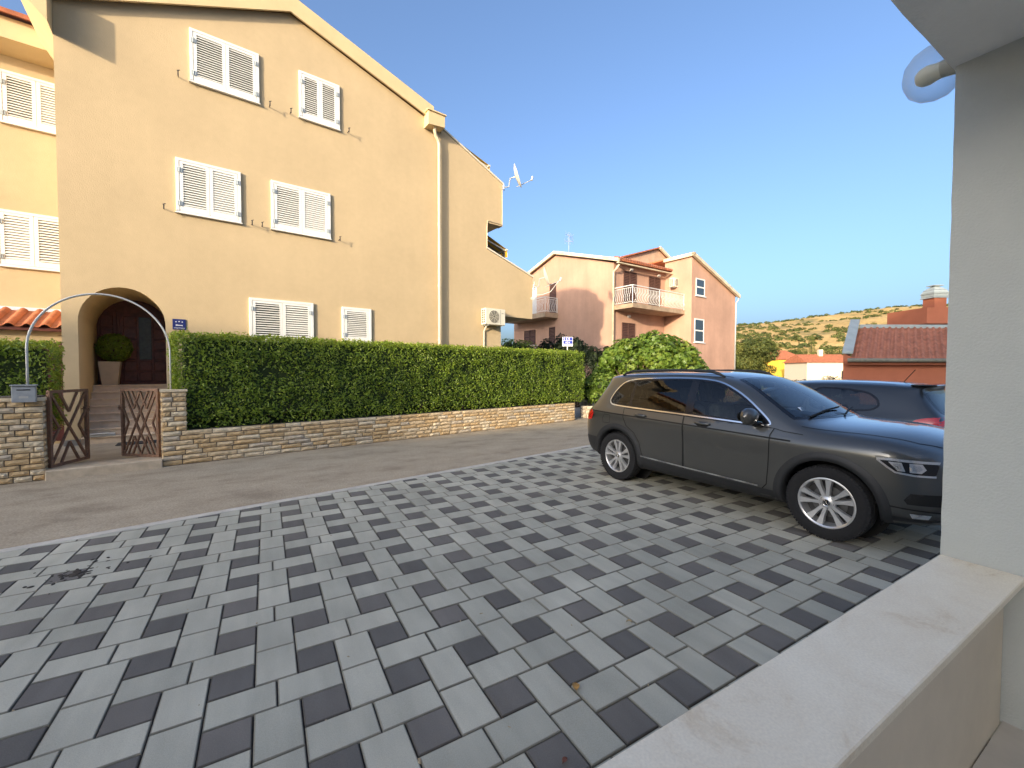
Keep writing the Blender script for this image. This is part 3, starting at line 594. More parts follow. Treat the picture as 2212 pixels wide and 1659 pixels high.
# door, steps
ZL = 1.28
dr = MB(); dr.box(.03, 1.40, 2.02, 2.12, ZL, 3.37); dr = dr.build('door', m_wood, yh)
q = MB(); q.add([(.03, 2.0, 0), (1.4, 2.0, 0), (1.4, 2.0, ZL), (.03, 2.0, ZL)], [(0, 1, 2, 3)]); q.build('door_base_wall', m_yel2, yh)
for x in (.06, .36, .42, 1.34):
    q = MB(); q.box(x-.025, x+.025, 1.98, 2.018, ZL, 3.05, b=.005); q.build('stile', m_wood, dr)
rows = [(1.35, 1.58), (1.62, 1.86), (1.90, 2.12), (2.16, 2.38), (2.42, 2.66), (2.70, 2.96)]
for i, (z0, z1) in enumerate(rows):
    for (x0, x1) in ((.10, .32), (.50, .75), (.79, 1.03), (1.07, 1.30)):
        if i >= 2 and x0 == .79: continue
        q = MB(); q.box(x0, x1, 1.985, 2.018, z0, z1, b=.014); q.build('door_panel', m_wood, dr)
q = MB(); q.box(.79, 1.03, 1.99, 2.018, 1.9, 2.96, b=.004); q.build('door_glass', mat('door_glass', (.05, .06, .045), .15, .2, 20), dr)
q = MB(); q.box(.44, .48, 1.955, 1.98, 2.2, 2.42, b=.006); q.tube([(.46, 1.93, 2.28), (.52, 1.93, 2.28)], .012, 6); q.build('door_handle', mat('brass', (.6, .5, .35), .3, 0, metal=.8), dr)
for k in range(8):
    z1 = .10+(ZL-.10)*(k+1)/8; y0 = .02+k*.19
    q = MB(); q.box(.032, 1.398, y0, (2.0 if k == 7 else y0+.30), z1-.15, z1-.032); q.box(.032, 1.398, y0-.025, (2.0 if k == 7 else y0+.30), z1-.03, z1, b=.005); q.build('step', m_step, yh)
q = MB(); q.box(-.22, .028, -.012, -.002, .02, .22); q.box(1.402, 8, -.012, -.002, .02, .22); q.build('plinth', mat('plinth_grey', (.22, .21, .2), .8, .15, 8), yh)
def FW_(s, d, z): return OF + Vector((math.cos(TF)*s-math.sin(TF)*d, math.sin(TF)*s+math.cos(TF)*d, z))
pt = thing('potted_shrub', 'round dark topiary bush in a tall square beige pot by the door', 'plant', FW_(.30, 1.62, ZL), TF)
q = MB(); a, b = .135, .19; vs = [(-a, -a, 0), (a, -a, 0), (a, a, 0), (-a, a, 0), (-b, -b, .55), (b, -b, .55), (b, b, .55), (-b, b, .55), (-b+.03, -b+.03, .55), (b-.03, -b+.03, .55), (b-.03, b-.03, .55), (-b+.03, b-.03, .55), (-b+.03, -b+.03, .5), (b-.03, -b+.03, .5), (b-.03, b-.03, .5), (-b+.03, b-.03, .5)]
q.add(vs, [(0, 3, 2, 1)]+[(k*4+i, k*4+(i+1) % 4, k*4+4+(i+1) % 4, k*4+4+i) for k in range(3) for i in range(4)]+[(12, 13, 14, 15)]); q.build('pot', mat('beige_pot', (.50, .40, .29), .7, .08, 6), pt)
g = np.random.default_rng(3); D = g.normal(size=(2600, 3)); D /= np.linalg.norm(D, axis=1)[:, None]; rad = .33*(1-np.abs(g.normal(0, .12, 2600)))
f = leaves('foliage', D*rad[:, None]*[1, 1, 1.05]+[.08, 0, .88], D+g.normal(0, .4, D.shape), np.full(2600, .05), np.full(2600, .025), m_hl, pt, g.random(2600)*.5); f['kind'] = 'stuff'
q = MB(); q.tube([(0, 0, .5), (.03, 0, .7), (.08, 0, .9)], .02, 6); q.build('stem', m_twig, pt)
q = MB(); q.box(-.33, .33, -.2, .2, 0, .014, b=.003); o = q.build('doormat', mat('black_mat', (.02, .022, .028), .9, .2, 50)); o.location = FW_(.93, -.35, .102); o.rotation_euler.z = TF; tag(o, 'black rubber mat on the patio in front of the steps', 'doormat')
q = MB(); q.box(-.2, .2, -.12, .12, 0, .05, b=.004); q.box(-.21, .1, -.14, .1, .052, .06); o = q.build('cardboard_box', mat('white_box', (.6, .58, .53), .7, .08)); o.location = FW_(.32, .13, .398); o.rotation_euler.z = TF+.1; tag(o, 'flat pale box lying on a lower step of the doorway', 'box')
o.location = FW_(.33, .1, .249)
# blue apartments plate
m_blue = mat('sign_blue', (.012, .022, .13), .35, 0); m_sw = mat('sign_white', (.8, .8, .8), .5, 0)
def star(q, cx, cz, r_, d, f):
    pts = [(cx+(r_ if i % 2 == 0 else r_*.42)*math.sin(i*math.pi/5), cz+(r_ if i % 2 == 0 else r_*.42)*math.cos(i*math.pi/5)) for i in range(10)]
    q.add([f(cx, cz, d)]+[f(a, b, d) for a, b in pts], [(0, 1+i, 1+(i+1) % 10) for i in range(10)])
def text(body, size, m, par, loc, rot, align='CENTER', ext=.0015):
    cu = bpy.data.curves.new('lettering', 'FONT'); cu.body = body; cu.size = size; cu.align_x = align; cu.extrude = ext
    o = bpy.data.objects.new('lettering', cu); COL.objects.link(o); dg = bpy.context.evaluated_depsgraph_get(); me = bpy.data.meshes.new_from_object(o.evaluated_get(dg)); bpy.data.objects.remove(o)
    me.materials.clear(); me.materials.append(m); o = link('lettering', me, par); o.location = loc; o.rotation_euler = rot; return o
sg = thing('apartment_plate', 'small dark blue plate with three stars and a bed, beside the arched doorway', 'sign', FW_(1.52, -.004, 2.54), TF)
q = MB(); q.box(0, .235, -.012, 0, 0, .235, b=.002); q.build('plate', m_blue, sg)
q = MB(); ff = lambda u, v, d: Vector((u, d, v))
for k, dz in ((0, 0), (1, .008), (2, 0)): star(q, .062+k*.055, .172+dz, .019, -.0135, ff)
q.build('stars', m_sw, sg)
q = MB(); q.box(.058, .066, -.014, -.0125, .078, .118); q.box(.066, .17, -.014, -.0125, .088, .104); q.box(.17, .178, -.014, -.0125, .078, .108); q.box(.07, .09, -.014, -.0125, .1045, .113); q.build('bed_symbol', m_sw, sg)
text('APARTMANI', .036, m_sw, sg, (.1175, -.0135, .022), (R(90), 0, 0))

# air conditioner
m_ac = mat('ac_cream', (.66, .62, .50), .45, .05, 6); m_acd = mat('ac_dark', (.09, .085, .075), .7, 0)
def aircon(name, label, loc, rz, w_=.80, h_=.54, d_=.29, grp='air conditioner units on house walls'):
    a = thing(name, label, 'air conditioner', loc, rz, grp)
    q = MB(); q.box(0, w_, -d_, 0, 0, h_, b=.012); q.build('casing', m_ac, a)
    q = MB(); q.lathe([(.001, 0), (.205, 0), (.205, .004)], 28, Matrix.Translation((w_*.42, -d_-.002, h_*.5)) @ Matrix.Rotation(R(90), 4, 'X')); q.build('fan_opening', m_acd, a)
    q = MB()
    for r_ in (.05, .09, .13, .17, .21): q.tube([(w_*.42+r_*math.cos(t), -d_-.012, h_*.5+r_*math.sin(t)) for t in np.linspace(0, 2*math.pi, 25)], .0045, 4, cap=False)
    for k in range(8): q.tube([(w_*.42+.03*math.cos(k*.785), -d_-.012, h_*.5+.03*math.sin(k*.785)), (w_*.42+.21*math.cos(k*.785), -d_-.012, h_*.5+.21*math.sin(k*.785))], .004, 4)
    q.build('fan_grille', m_ac, a)
    q = MB()
    for i in range(6):
        for j in range(2): q.box(-.002, .0, -.05-j*.11-.08, -.05-j*.11, .06+i*.075, .06+i*.075+.055)
    q.build('side_vents', m_acd, a)
    q = MB(); q.box(w_-.2, w_-.19, -d_-.003, -d_+.001, .03, h_-.03); q.box(w_-.15, w_-.07, -d_-.003, -d_, h_*.72, h_*.72+.015); q.build('panel_seam', m_acd, a)
    q = MB()
    for x in (.12, w_-.12): q.bar((x, -d_, -.02), (x, .06, -.02), .03, .03); q.bar((x, .06, -.02), (x, .06, .3), .03, .03, up=(1, 0, 0))
    q.build('bracket', m_galv, a)
    return a
ac1 = aircon('air_conditioner', 'cream air conditioner on the yellow wall above the hedge', FW_(9.62, -.06, 3.19), TF)
q = MB(); q.tube([(.2, -.1, 0), (.16, -.05, -.08), (.14, .02, -.2), (.14, .03, -2.6)], .022, 8); q.build('pipe', m_ac, ac1, smooth=True)
# striped awnings
m_stripe = mat('awning_stripes', (.6, .4, .06), .8, 0)
def stripes():
    n, l, b = nodes_of(m_stripe); tc = n.new('ShaderNodeTexCoord'); sp = n.new('ShaderNodeSeparateXYZ'); l.new(tc.outputs['Object'], sp.inputs[0])
    mu = n.new('ShaderNodeMath'); mu.operation = 'MULTIPLY'; mu.inputs[1].default_value = 3.3; l.new(sp.outputs['Y'], mu.inputs[0]); fr = n.new('ShaderNodeMath'); fr.operation = 'FRACT'; l.new(mu.outputs[0], fr.inputs[0])
    rp = n.new('ShaderNodeValToRGB'); rp.color_ramp.interpolation = 'CONSTANT'; e = rp.color_ramp.elements; e[0].color = (.55, .33, .03, 1); e[1].position = .5; e[1].color = (.20, .19, .18, 1); l.new(fr.outputs[0], rp.inputs[0]); l.new(rp.outputs[0], b.inputs['Base Color'])
stripes()
def awning(label, s0, z0, s1, z1, d0, d1, val):
    a = thing('awning', label, 'awning', FW_(s0, d0, z0), TF, 'striped terrace awnings'); L, H, D = s1-s0, z1-z0, d1-d0
    q = MB(); q.add([(0, 0, 0), (L, 0, H), (L, D, H), (0, D, 0), (0, 0, .012), (L, 0, H+.012), (L, D, H+.012), (0, D, .012)], [(0, 1, 2, 3), (4, 7, 6, 5), (0, 4, 5, 1), (3, 2, 6, 7)]); q.build('fabric', m_stripe, a)
    q = MB(); n = 24
    for i in range(n): q.add([(L+.004, D*i/n, H), (L+.004, D*(i+1)/n, H), (L+.01, D*(i+1)/n, H-val-(.03 if i % 2 else 0)), (L+.01, D*i/n, H-val-(0 if i % 2 else .03))], [(0, 1, 2, 3)])
    q.build('valance', m_stripe, a)
    q = MB(); q.box(L-.05, L+.02, -.02, D+.02, H-.03, H+.025); q.build('front_bar', m_ac, a); q = MB(); q.box(-.06, .06, 0, D, -.05, .08); q.build('cassette', m_ac, a)
    for d in (.06, D-.1):
        q = MB(); q.tube([(0, d, -.08), (L*.5, d, H*.5-.12), (L, d, H-.03)], .02, 6); q.build('arm', m_ac, a)
awning('grey and yellow striped awning over the upper terrace of the yellow house', 8.3, 9.42, 10.22, 8.78, .32, 4.0, .28)
awning('grey and yellow striped awning over the lower terrace of the yellow house', 9.55, 6.62, 11.0, 6.02, .34, 4.0, .24)
# satellite dishes
m_dish = mat('dish_white', (.62, .60, .54), .5, .06, 8)
def dish(label, loc, rz, r_=.40):
    a = thing('satellite_dish', label, 'satellite dish', loc, rz, 'satellite dishes on the yellow house')
    Mx = Matrix.Translation((.38, 0, .35)) @ Matrix.Rotation(R(-18), 4, 'Y') @ Matrix.Rotation(R(90), 4, 'Y')
    q = MB(); q.lathe([(.001, 0), (r_*.35, .012), (r_*.7, .045), (r_, .10), (r_+.008, .096), (r_*.7, .03), (.001, -.012)], 28, Mx); q.build('reflector', m_dish, a, auto=50)
    q = MB(); q.tube([(0, 0, 0), (.16, 0, .02), (.2, 0, .3), (.37, 0, .34)], .022, 8); q.build('mast', m_galv, a)
    q = MB(); q.tube([(.42, 0, .0), (.98, 0, .23)], .014, 6); q.build('arm', m_galv, a)
    q = MB(); q.tube([(.94, 0, .20), (.98, 0, .33)], .035, 8); q.build('receiver', m_dish, a)
    q = MB(); q.box(-.03, .0, -.08, .08, -.08, .08); q.build('wall_plate', m_galv, a)
    return a
dish('white satellite dish at the top corner of the yellow house', FW_(10.55, -.10, 7.98), R(-36))
d2 = dish('white satellite dish with hanging cable at the low right end of the yellow house', FW_(11.91, -.10, 4.72), R(-38), .36)
q = MB(); q.tube([(.9, 0, .2), (.6, -.02, -.18), (.3, 0, -.28), (0, -.02, -.3), (-.12, -.03, -.42), (-.02, -.03, -.5), (.03, -.02, -.38), (0, 0, .2)], .014, 6); q.build('cable', m_dish, d2, smooth=True)
q = MB(); q.tube([(10.52, -.02, 7.9), (10.52, -.02, 6.72), (9.93, -.02, 6.74), (9.89, -.02, 6.6), (9.89, -.02, 5.85)], .014, 5); q.build('cable', m_pipe, yh)

# ------------------------------------------------------------------ second yellow house on the left, set back
y2 = thing('yellow_house', 'yellow house behind with white shutters and a red tiled canopy', 'house', FW_(-.2, 2.0, 0), TF)
q = MB(); W2 = [(-1.20, -.07, 7.00, 8.12, 2, 15), (-1.30, -.16, 3.90, 5.12, 2, 16)]
in2 = [[(a+.045, c+.045), (b-.045, c+.045), (b-.045, d-.045), (a+.045, d-.045)] for a, b, c, d, _, _ in W2]
q.cdt([(-7, 0), (-.02, 0), (-.02, 9.0), (-7, 9.0)], in2, lambda u, v: Vector((u, 0, v))); q.add([(-7, 0, 0), (-7, 7, 0), (-7, 7, 9), (-7, 0, 9), (-.02, 7, 0), (-.02, 7, 9)], [(0, 1, 2, 3), (1, 4, 5, 2)]); q.build('wall', m_yel, y2)
for h in in2:
    q = MB(); q.add([(p[0], d, p[1]) for d in (0.001, .16) for p in h], [(i, (i+1) % 4, 4+(i+1) % 4, 4+i) for i in range(4)]+[(4, 5, 6, 7)]); q.build('window_recess', m_dark, y2)
for (a, b, c, d, nl, ns), ts in zip(W2, ((46, 54), (52, 44))): shutter(y2, a, b, c, d, nl, ns, False, ts)
q = MB(); q.prism([(-.55, 8.55), (.0, 8.45), (0, 9.02), (-.55, 8.98)], -7.3, -.03, lambda u, v, d: Vector((d, u, v))); q.build('eave', m_yel2, y2)
q = MB(); q.prism([(-.7, 8.99), (3.5, 10.4), (3.5, 10.5), (-.7, 9.08)], -7.4, -.03, lambda u, v, d: Vector((d, u, v))); q.build('roof', m_tile, y2)
# tiled canopy and brown roller shutter beneath
q = MB(); q.box(-6.9, -.04, -.9, -.003, 0, 2.46); q.build('canopy_wall', m_yel2, y2)
q = MB(); q.box(-6.9, -.04, -.16, -.004, 2.92, 3.01); q.box(-6.9, -.04, -.2, -.17, 2.90, 2.96); q.build('flashing', mat('flashing_white', (.6, .64, .68), .4, .05), y2)
tmesh = {}
def rtile(L, wd, m, key):
    """Roman tile: flat pan beside a round cover, thick lower edge"""
    if key in tmesh: return tmesh[key]
    q = MB(); pr_ = [(0, 0), (.30, -.01), (.42, .05), (.55, .20), (.70, .26), (.85, .20), (1, .05)]
    top = [(x*wd, y, z*wd+(.012 if y == 0 else .03)) for y in (0, L) for x, z in pr_]; bot = [(x*wd, y, z*wd-.012+(.012 if y == 0 else .03)) for y in (0, L) for x, z in pr_]
    n = len(pr_); q.add(top+bot, [(i, i+1, n+i+1, n+i) for i in range(n-1)]+[(i, 2*n+i, 2*n+i+1, i+1) for i in range(n-1)]+[(3*n+i, 3*n+i+1, 2*n+i+1, 2*n+i) for i in range(n-1)])
    o = q.build('tile', m, auto=50); me = o.data; bpy.data.objects.remove(o); tmesh[key] = me; return me
cv = MB(); cv.add([(-6.9, -1.18, 2.50), (-.04, -1.18, 2.50), (-.04, -.2, 2.90), (-6.9, -.2, 2.90), (-6.9, -1.18, 2.44), (-.04, -1.18, 2.44), (-.04, -.2, 2.84), (-6.9, -.2, 2.84)], [(0, 1, 2, 3), (4, 5, 6, 7), (0, 1, 5, 4)]); cv = cv.build('canopy', m_wood, y2)
slope = math.atan2(.40, .98); mt = rtile(.36, .25, m_tile, 'c')
for i in range(9):
    for j in range(3):
        o = link('tile', mt, cv); o.location = (-.30-.25*i, -1.22+j*.335*math.cos(slope), 2.505+j*.335*math.sin(slope)+.004); o.rotation_euler = (slope, 0, random.uniform(-.01, .01))
q = MB(); q.box(-6.9, -.04, -.98, -.902, 2.22, 2.44); q.build('shutter_box', m_yel2, y2)
m_brown = mat('brown_shutter', (.10, .028, .025), .5, .12, 6)
q = MB(); q.box(-4.2, -.30, -.915, -.901, .1, 2.2); so = q.build('roller_shutter', mat('shutter_back', (.16, .12, .11), .6, 0), y2)
for k in range(32):
    q = MB(); q.box(-4.2, -.30, -.938, -.916, .12+k*.065, .12+k*.065+.045, b=.006); q.build('slat', m_brown, so)
q = MB(); q.box(-.30, -.04, -1.0, -.91, .1, 2.2); q.build('door_jamb', m_brown, y2)
# ------------------------------------------------------------------ pink house
m_pink = mat('pink_render', (.50, .30, .21), .9, .08, .7, bump=.002, bscale=40)
weather(m_pink, 1.6, .16, .90, 1.04)
m_pinkd = mat('stained_pink', (.52, .33, .22), .9, .22, 1.6)
m_trim = mat('cream_trim', (.62, .52, .36), .8, .22, 2.2)
m_brs = mat('brown_louvre', (.085, .04, .03), .6, .15, 10)
m_slab = mat('balcony_slab', (.36, .26, .17), .85, .25, 3)
m_win = mat('window_glass', (.04, .06, .08), .06, 0, spec=.8)
TP = R(5); OP = Vector((17.75, 15.58, 0))
ph = thing('pink_house', 'pink two storey house with a front balcony and brown shutters', 'house', OP, TP)
GB = 9.9; ZE = 7.95
def plate(par, name, m, pts, fn): q = MB(); q.add([fn(*p) for p in pts], [tuple(range(len(pts)))]); return q.build(name, m, par)
q = MB()
q.add([(0, 0, 0), (0, GB, 0), (0, GB, 8.05), (0, 4.95, 9.6), (0, 0, ZE)], [(0, 1, 2, 3, 4)])           # left gable
q.add([(0, 0, 0), (4.9, 0, 0), (4.9, 0, ZE+.2), (0, 0, ZE+.2)], [(0, 1, 2, 3)])                          # front behind balcony
q.add([(4.9, 0, 0), (4.9, -1.9, 0), (4.9, -1.9, 8.7), (4.9, 0, 8.7)], [(0, 1, 2, 3)])                    # wing side
q.add([(4.9, -1.9, 0), (10.1, -1.9, 0), (10.1, -1.9, 6.82), (4.9, -1.9, 8.7)], [(0, 1, 2, 3)])           # wing front
q.add([(10.1, -1.9, 0), (10.1, GB, 0), (10.1, GB, 6.82), (10.1, -1.9, 6.82)], [(0, 1, 2, 3)])
q.add([(10.1, GB, 0), (0, GB, 0), (0, GB, 8.05), (10.1, GB, 6.8)], [(0, 1, 2, 3)])
q.build('wall', m_pink, ph)
# upper storey block rising behind
q = MB(); q.add([(3.0, 2, 7.5), (6.9, 2, 7.5), (6.9, 2, 10.35), (3.0, 2, 9.1)], [(0, 1, 2, 3)]); q.add([(6.9, 2, 7.5), (8.6, 2, 7.5), (8.6, 2, 9.5), (6.9, 2, 10.35)], [(0, 1, 2, 3)]); q.add([(3, 2, 7.5), (3, 6, 7.5), (3, 6, 9.1), (3, 2, 9.1)], [(0, 1, 2, 3)]); q.add([(8.6, 2, 7.5), (8.6, 6, 7.5), (8.6, 6, 9.5), (8.6, 2, 9.5)], [(0, 1, 2, 3)]); q.build('upper_wall', m_pinkd, ph)
def slab(par, name, m, pts, th=.14):
    q = MB(); n = len(pts); q.add(list(pts)+[(p[0], p[1], p[2]+th) for p in pts], [tuple(range(n)), tuple(range(2*n-1, n-1, -1))]+[(i, (i+1) % n, n+(i+1) % n, n+i) for i in range(n)]); return q.build(name, m, par)
rf = slab(ph, 'roof', m_tile, [(-.25, -.55, 7.95), (5.0, -.55, 8.02), (5.0, 4.95, 9.62), (-.25, 4.95, 9.62)], .10)
slab(ph, 'roof', m_tile, [(-.25, 4.96, 9.62), (5.0, 4.96, 9.62), (5, GB+.4, 8.0), (-.25, GB+.4, 8.0)], .10)
slab(ph, 'roof', m_tile, [(4.75, -2.1, 8.78), (10.3, -2.1, 6.78), (10.3, GB, 6.78), (4.75, GB, 8.78)], .10)
slab(ph, 'roof', m_tile, [(2.8, 1.8, 9.06), (6.9, 1.8, 10.38), (6.9, 6.2, 10.38), (2.8, 6.2, 9.06)], .09)
slab(ph, 'roof', m_tile, [(6.91, 1.8, 10.38), (8.9, 1.8, 9.4), (8.9, 6.2, 9.4), (6.91, 6.2, 10.38)], .09)
for pts in ([(-.3, -.6, 7.86), (-.3, 4.95, 9.52), (-.16, 4.95, 9.52), (-.16, -.6, 7.86)], [(-.3, 4.95, 9.52), (-.3, GB+.4, 7.9), (-.16, GB+.4, 7.9), (-.16, 4.95, 9.52)], [(4.72, -2.16, 8.66), (4.72, 0, 8.66), (4.86, 0, 8.66), (4.86, -2.16, 8.66)], [(4.72, -2.16, 8.66), (10.32, -2.16, 6.66), (10.32, -2.0, 6.66), (4.72, -2.0, 8.66)], [(6.86, 1.72, 10.3), (8.95, 1.72, 9.3), (8.95, 1.85, 9.3), (6.86, 1.85, 10.3)]):
    slab(ph, 'verge', m_trim, pts, .2)
q = MB(); q.prism([(-.62, 7.84), (-.60, 7.78), (-.48, 7.78), (-.46, 7.86)], -.28, 5.05, lambda u, v, d: Vector((d, u, v+.01*d))); q.build('gutter', m_trim, ph)
q = MB(); tl_ = MB()
for i in range(26): tl_.tube([(-.2+i*.2, -.58, 8.075), (-.2+i*.2, -.25, 8.17)], .07, 6)
tl_.build('eave_tiles', m_tile2, ph)
q.tube([(-.05, -.5, 7.8), (-.08, -.3, 7.55), (-.1, -.1, 7.4), (-.1, -.09, 0)], .06, 8); q.build('downpipe', m_trim, ph, smooth=True)
q = MB(); q.tube([(10.25, -2.1, 6.75), (10.2, -2.05, 6.5), (10.05, -1.98, 6.3), (10.05, -1.97, 0)], .055, 8); q.build('downpipe', m_galv, ph, smooth=True)
def louvre(par, name, T, w_, h_, leaves_=2):
    """brown louvred shutter pair; T maps (x, out, z)"""
    q = MB(); fr = .05
    for i in range(leaves_):
        x0 = w_*i/leaves_+.005; x1 = w_*(i+1)/leaves_-.005
        for (a, b, c, d) in ((x0, x0+fr, 0, h_), (x1-fr, x1, 0, h_), (x0+fr, x1-fr, h_-fr, h_), (x0+fr, x1-fr, 0, fr*1.5), (x0+fr, x1-fr, h_*.5-.03, h_*.5+.03)):
            q.add([T(x, o_, z) for x in (a, b) for o_ in (.0, .05) for z in (c, d)], [(0, 1, 3, 2), (4, 6, 7, 5), (0, 4, 5, 1), (2, 3, 7, 6), (0, 2, 6, 4), (1, 5, 7, 3)])
        n = max(4, int(h_/.1))
        for k in range(n):
            z = fr*1.5+(h_-fr*2.5)*(k+.1)/n; e = (h_-fr*2.5)/n*.85
            q.add([T(x0+fr, .035, z), T(x1-fr, .035, z), T(x1-fr, .01, z+e), T(x0+fr, .01, z+e)], [(0, 1, 2, 3)])
    return q.build(name, m_brs, par)
FR = lambda s0, z0: (lambda x, o, z: Vector((s0+x, -o-.004, z0+z)))
LF = lambda b0, z0: (lambda x, o, z: Vector((-o-.004, b0-x, z0+z)))
for s0, w_, z0, h_ in ((.86, 1.18, 5.46, 2.14), (3.24, 1.14, 5.46, 2.12), (.75, 1.17, 3.1, 1.45)): louvre(ph, 'shutter', FR(s0, z0), w_, h_)
for b0, w_, z0, h_ in ((5.64, .64, 5.6, 2.05), (8.53, 1.3, 3.6, 1.06), (5.68, .6, 3.4, 1.27)): louvre(ph, 'shutter', LF(b0, z0), w_, h_, 2 if w_ > .7 else 1)
plate(ph, 'white_door', mat('door_white', (.6, .6, .6), .5, .05), [(9.1,), (7.0,)] and [(-.01, 8.9, 5.6), (-.01, 7.1, 5.6), (-.01, 7.1, 7.7), (-.01, 8.9, 7.7)], lambda a, b, c: Vector((a, b, c)))
for (s0, s1, z0, z1) in ((5.31, 6.31, 6.35, 7.42), (5.22, 6.28, 3.47, 4.93)):
    q = MB(); y = -1.9; f_ = .07
    for (a, b, c, d) in ((s0, s0+f_, z0, z1), (s1-f_, s1, z0, z1), (s0+f_, s1-f_, z1-f_, z1), (s0+f_, s1-f_, z0, z0+f_), (s0+f_, s1-f_, (z0+z1)/2-.04, (z0+z1)/2+.04)): q.box(a, b, y-.03, y-.004, c, d)
    q.box(s0-.06, s1+.06, y-.09, y-.004, z0-.05, z0-.003)
    wf = q.build('window', m_shut, ph); q = MB(); q.box(s0+.02, s1-.02, y-.012, y-.006, z0+.02, z1-.02); q.build('pane', m_win, wf)
def railing(par, path, z0, h_=1.0, step=.135):
    """white belly balusters between two rails"""
    q = MB(); q.tube([Vector((*p, z0+h_)) for p in path], .028, 6); q.tube([Vector((*p, z0+.08)) for p in path], .018, 6); q.tube([Vector((*p, z0+h_-.12)) for p in path], .014, 6)
    for p in path: q.tube([(*p, z0), (*p, z0+h_)], .024, 6)
    ro_ = q.build('railing', m_wht, par)
    q = MB()
    for a, b in zip(path[:-1], path[1:]):
        a = Vector((*a, 0)); b = Vector((*b, 0)); d = b-a; n = int(d.length/step); o = Vector((d.y, -d.x, 0)).normalized()
        for i in range(1, n):
            p = a+d*i/n; q.tube([p+o*e+Vector((0, 0, z0+z)) for z, e in ((.08, .0), (.2, .10), (.34, .13), (.5, .08), (.66, .0), (h_-.12, 0))], .013, 4)
    q.build('balusters', m_wht, ro_)
q = MB(); q.box(-.05, 4.895, -1.45, -.003, 5.20, 5.44); q.build('balcony', m_slab, ph)
railing(ph, [(-.02, -.02), (-.02, -1.40), (2.4, -1.40), (4.86, -1.40)], 5.44)
q = MB(); q.box(-1.15, -.003, 4.8, 9.4, 5.24, 5.56); q.build('balcony', m_slab, ph)
railing(ph, [(-.05, 4.85), (-1.1, 4.85), (-1.1, 9.3)][::-1], 5.56)
q = MB(); q.box(-1.15, -.003, 6.9, 9.4, 2.2, 2.5); q.build('balcony', m_slab, ph)
railing(ph, [(-.05, 6.95), (-1.1, 6.95), (-1.1, 9.3)][::-1], 2.5)
for p in ((1.34, -.06, 4.95), (1.5, -.08, 7.72), (4.2, -.08, 7.72)):
    q = MB(); q.box(p[0]-.1, p[0]+.1, p[1]-.06, -.004, p[2]-.07, p[2]+.07, b=.01); q.build('wall_light', m_shut, ph)
def PH(a, b, z): return OP + Vector((math.cos(TP)*a-math.sin(TP)*b, math.sin(TP)*a+math.cos(TP)*b, z))
aircon('air_conditioner', 'cream air conditioner on the pink house above the balcony end', PH(4.45, -.66, 6.95), TP+R(-90) if False else TP, .75, .56, .3)
an = thing('tv_antenna', 'thin grey television antenna on the pink house roof', 'antenna', PH(.3, 4.1, 9.45), TP)
q = MB(); q.tube([(0, 0, 0), (0, 0, 1.25)], .02, 6); q.build('mast', m_galv, an)
for z, L, ang in ((1.15, .8, .3), (.8, .55, -.5)):
    q = MB(); c_, s_ = math.cos(ang), math.sin(ang); q.tube([(-L*.5*c_, -L*.5*s_, z), (L*.5*c_, L*.5*s_, z)], .012, 5)
    for k in range(7): t_ = -L*.5+L*k/6; q.tube([(t_*c_+s_*.2, t_*s_-c_*.2, z+.12), (t_*c_, t_*s_, z), (t_*c_+s_*.2, t_*s_-c_*.2, z-.12)] if k % 2 else [(t_*c_, t_*s_, z-.2), (t_*c_, t_*s_, z+.2)], .007, 4)
    q.build('elements', m_galv, an)

# ------------------------------------------------------------------ terracotta garage with tiled roof
m_ter = mat('terracotta_render', (.35, .115, .06), .9, .08, 1.5, bump=.003, bscale=40)
m_lead = mat('grey_flashing', (.30, .34, .34), .55, .12, 3)
GD = 18.0
GA = depth_pt(1822, 800, GD); GA.z = 0
gdir = Vector((RT[0], RT[1], 0)).normalized(); gbk = Vector((FW[0], FW[1], 0)).normalized()
tg = math.atan2(gdir.y, gdir.x)
gr = thing('terracotta_house', 'low terracotta house with brown roman tile roof and a chimney', 'house', GA, tg)
k = GD/FPX; SK = .92                       # its side walls stand askew to the front
zz = lambda y: 1.611+(803-y)*k            # height at the front plane
def skew(q):
    q.v = [(x+y*SK, y, z) for x, y, z in q.v]; return q
rise = (775-694)*k; run = rise*1.55
q = MB(); q.box(0, 9, 0, 5, 0, zz(775)-.1); skew(q).build('wall', m_ter, gr)
q = MB(); q.add([(-.02, -.02, 0), (.36, -.02, 0), (.36, -.02, zz(770)), (-.02, -.02, zz(762))], [(0, 1, 2, 3)]); q.add([(-.02, -.02, 0), (-.02, -.02, zz(762)), (-.02, run+.1, zz(762)+rise), (-.02, run+.1, 0)], [(0, 1, 2, 3)]); skew(q).build('gable_wall', m_ter, gr)
q = MB(); a = Vector((-.06, -.1, zz(758))); b = Vector((-.06, run+.1, zz(758)+rise+.10)); q.add([a, a+Vector((.46, 0, 0)), b+Vector((.46, 0, 0)), b, a-Vector((0, 0, .09)), a+Vector((.46, 0, -.09)), b+Vector((.46, 0, -.09)), b-Vector((0, 0, .09))], [(0, 1, 2, 3), (4, 7, 6, 5), (0, 4, 5, 1), (0, 3, 7, 4), (1, 5, 6, 2)]); skew(q).build('verge_flashing', m_lead, gr)
sl_ = math.atan2(rise, run+.25); LS = math.hypot(rise, run+.25)
q = MB(); q.add([(.3, -.25, zz(775)-.05), (9, -.25, zz(775)-.05), (9, run, zz(775)+rise-.05), (.3, run, zz(775)+rise-.05)], [(0, 1, 2, 3)]); rg = skew(q).build('roof', m_tile2, gr)
tm = rtile(.42, .30, m_tile2, 'g').copy()
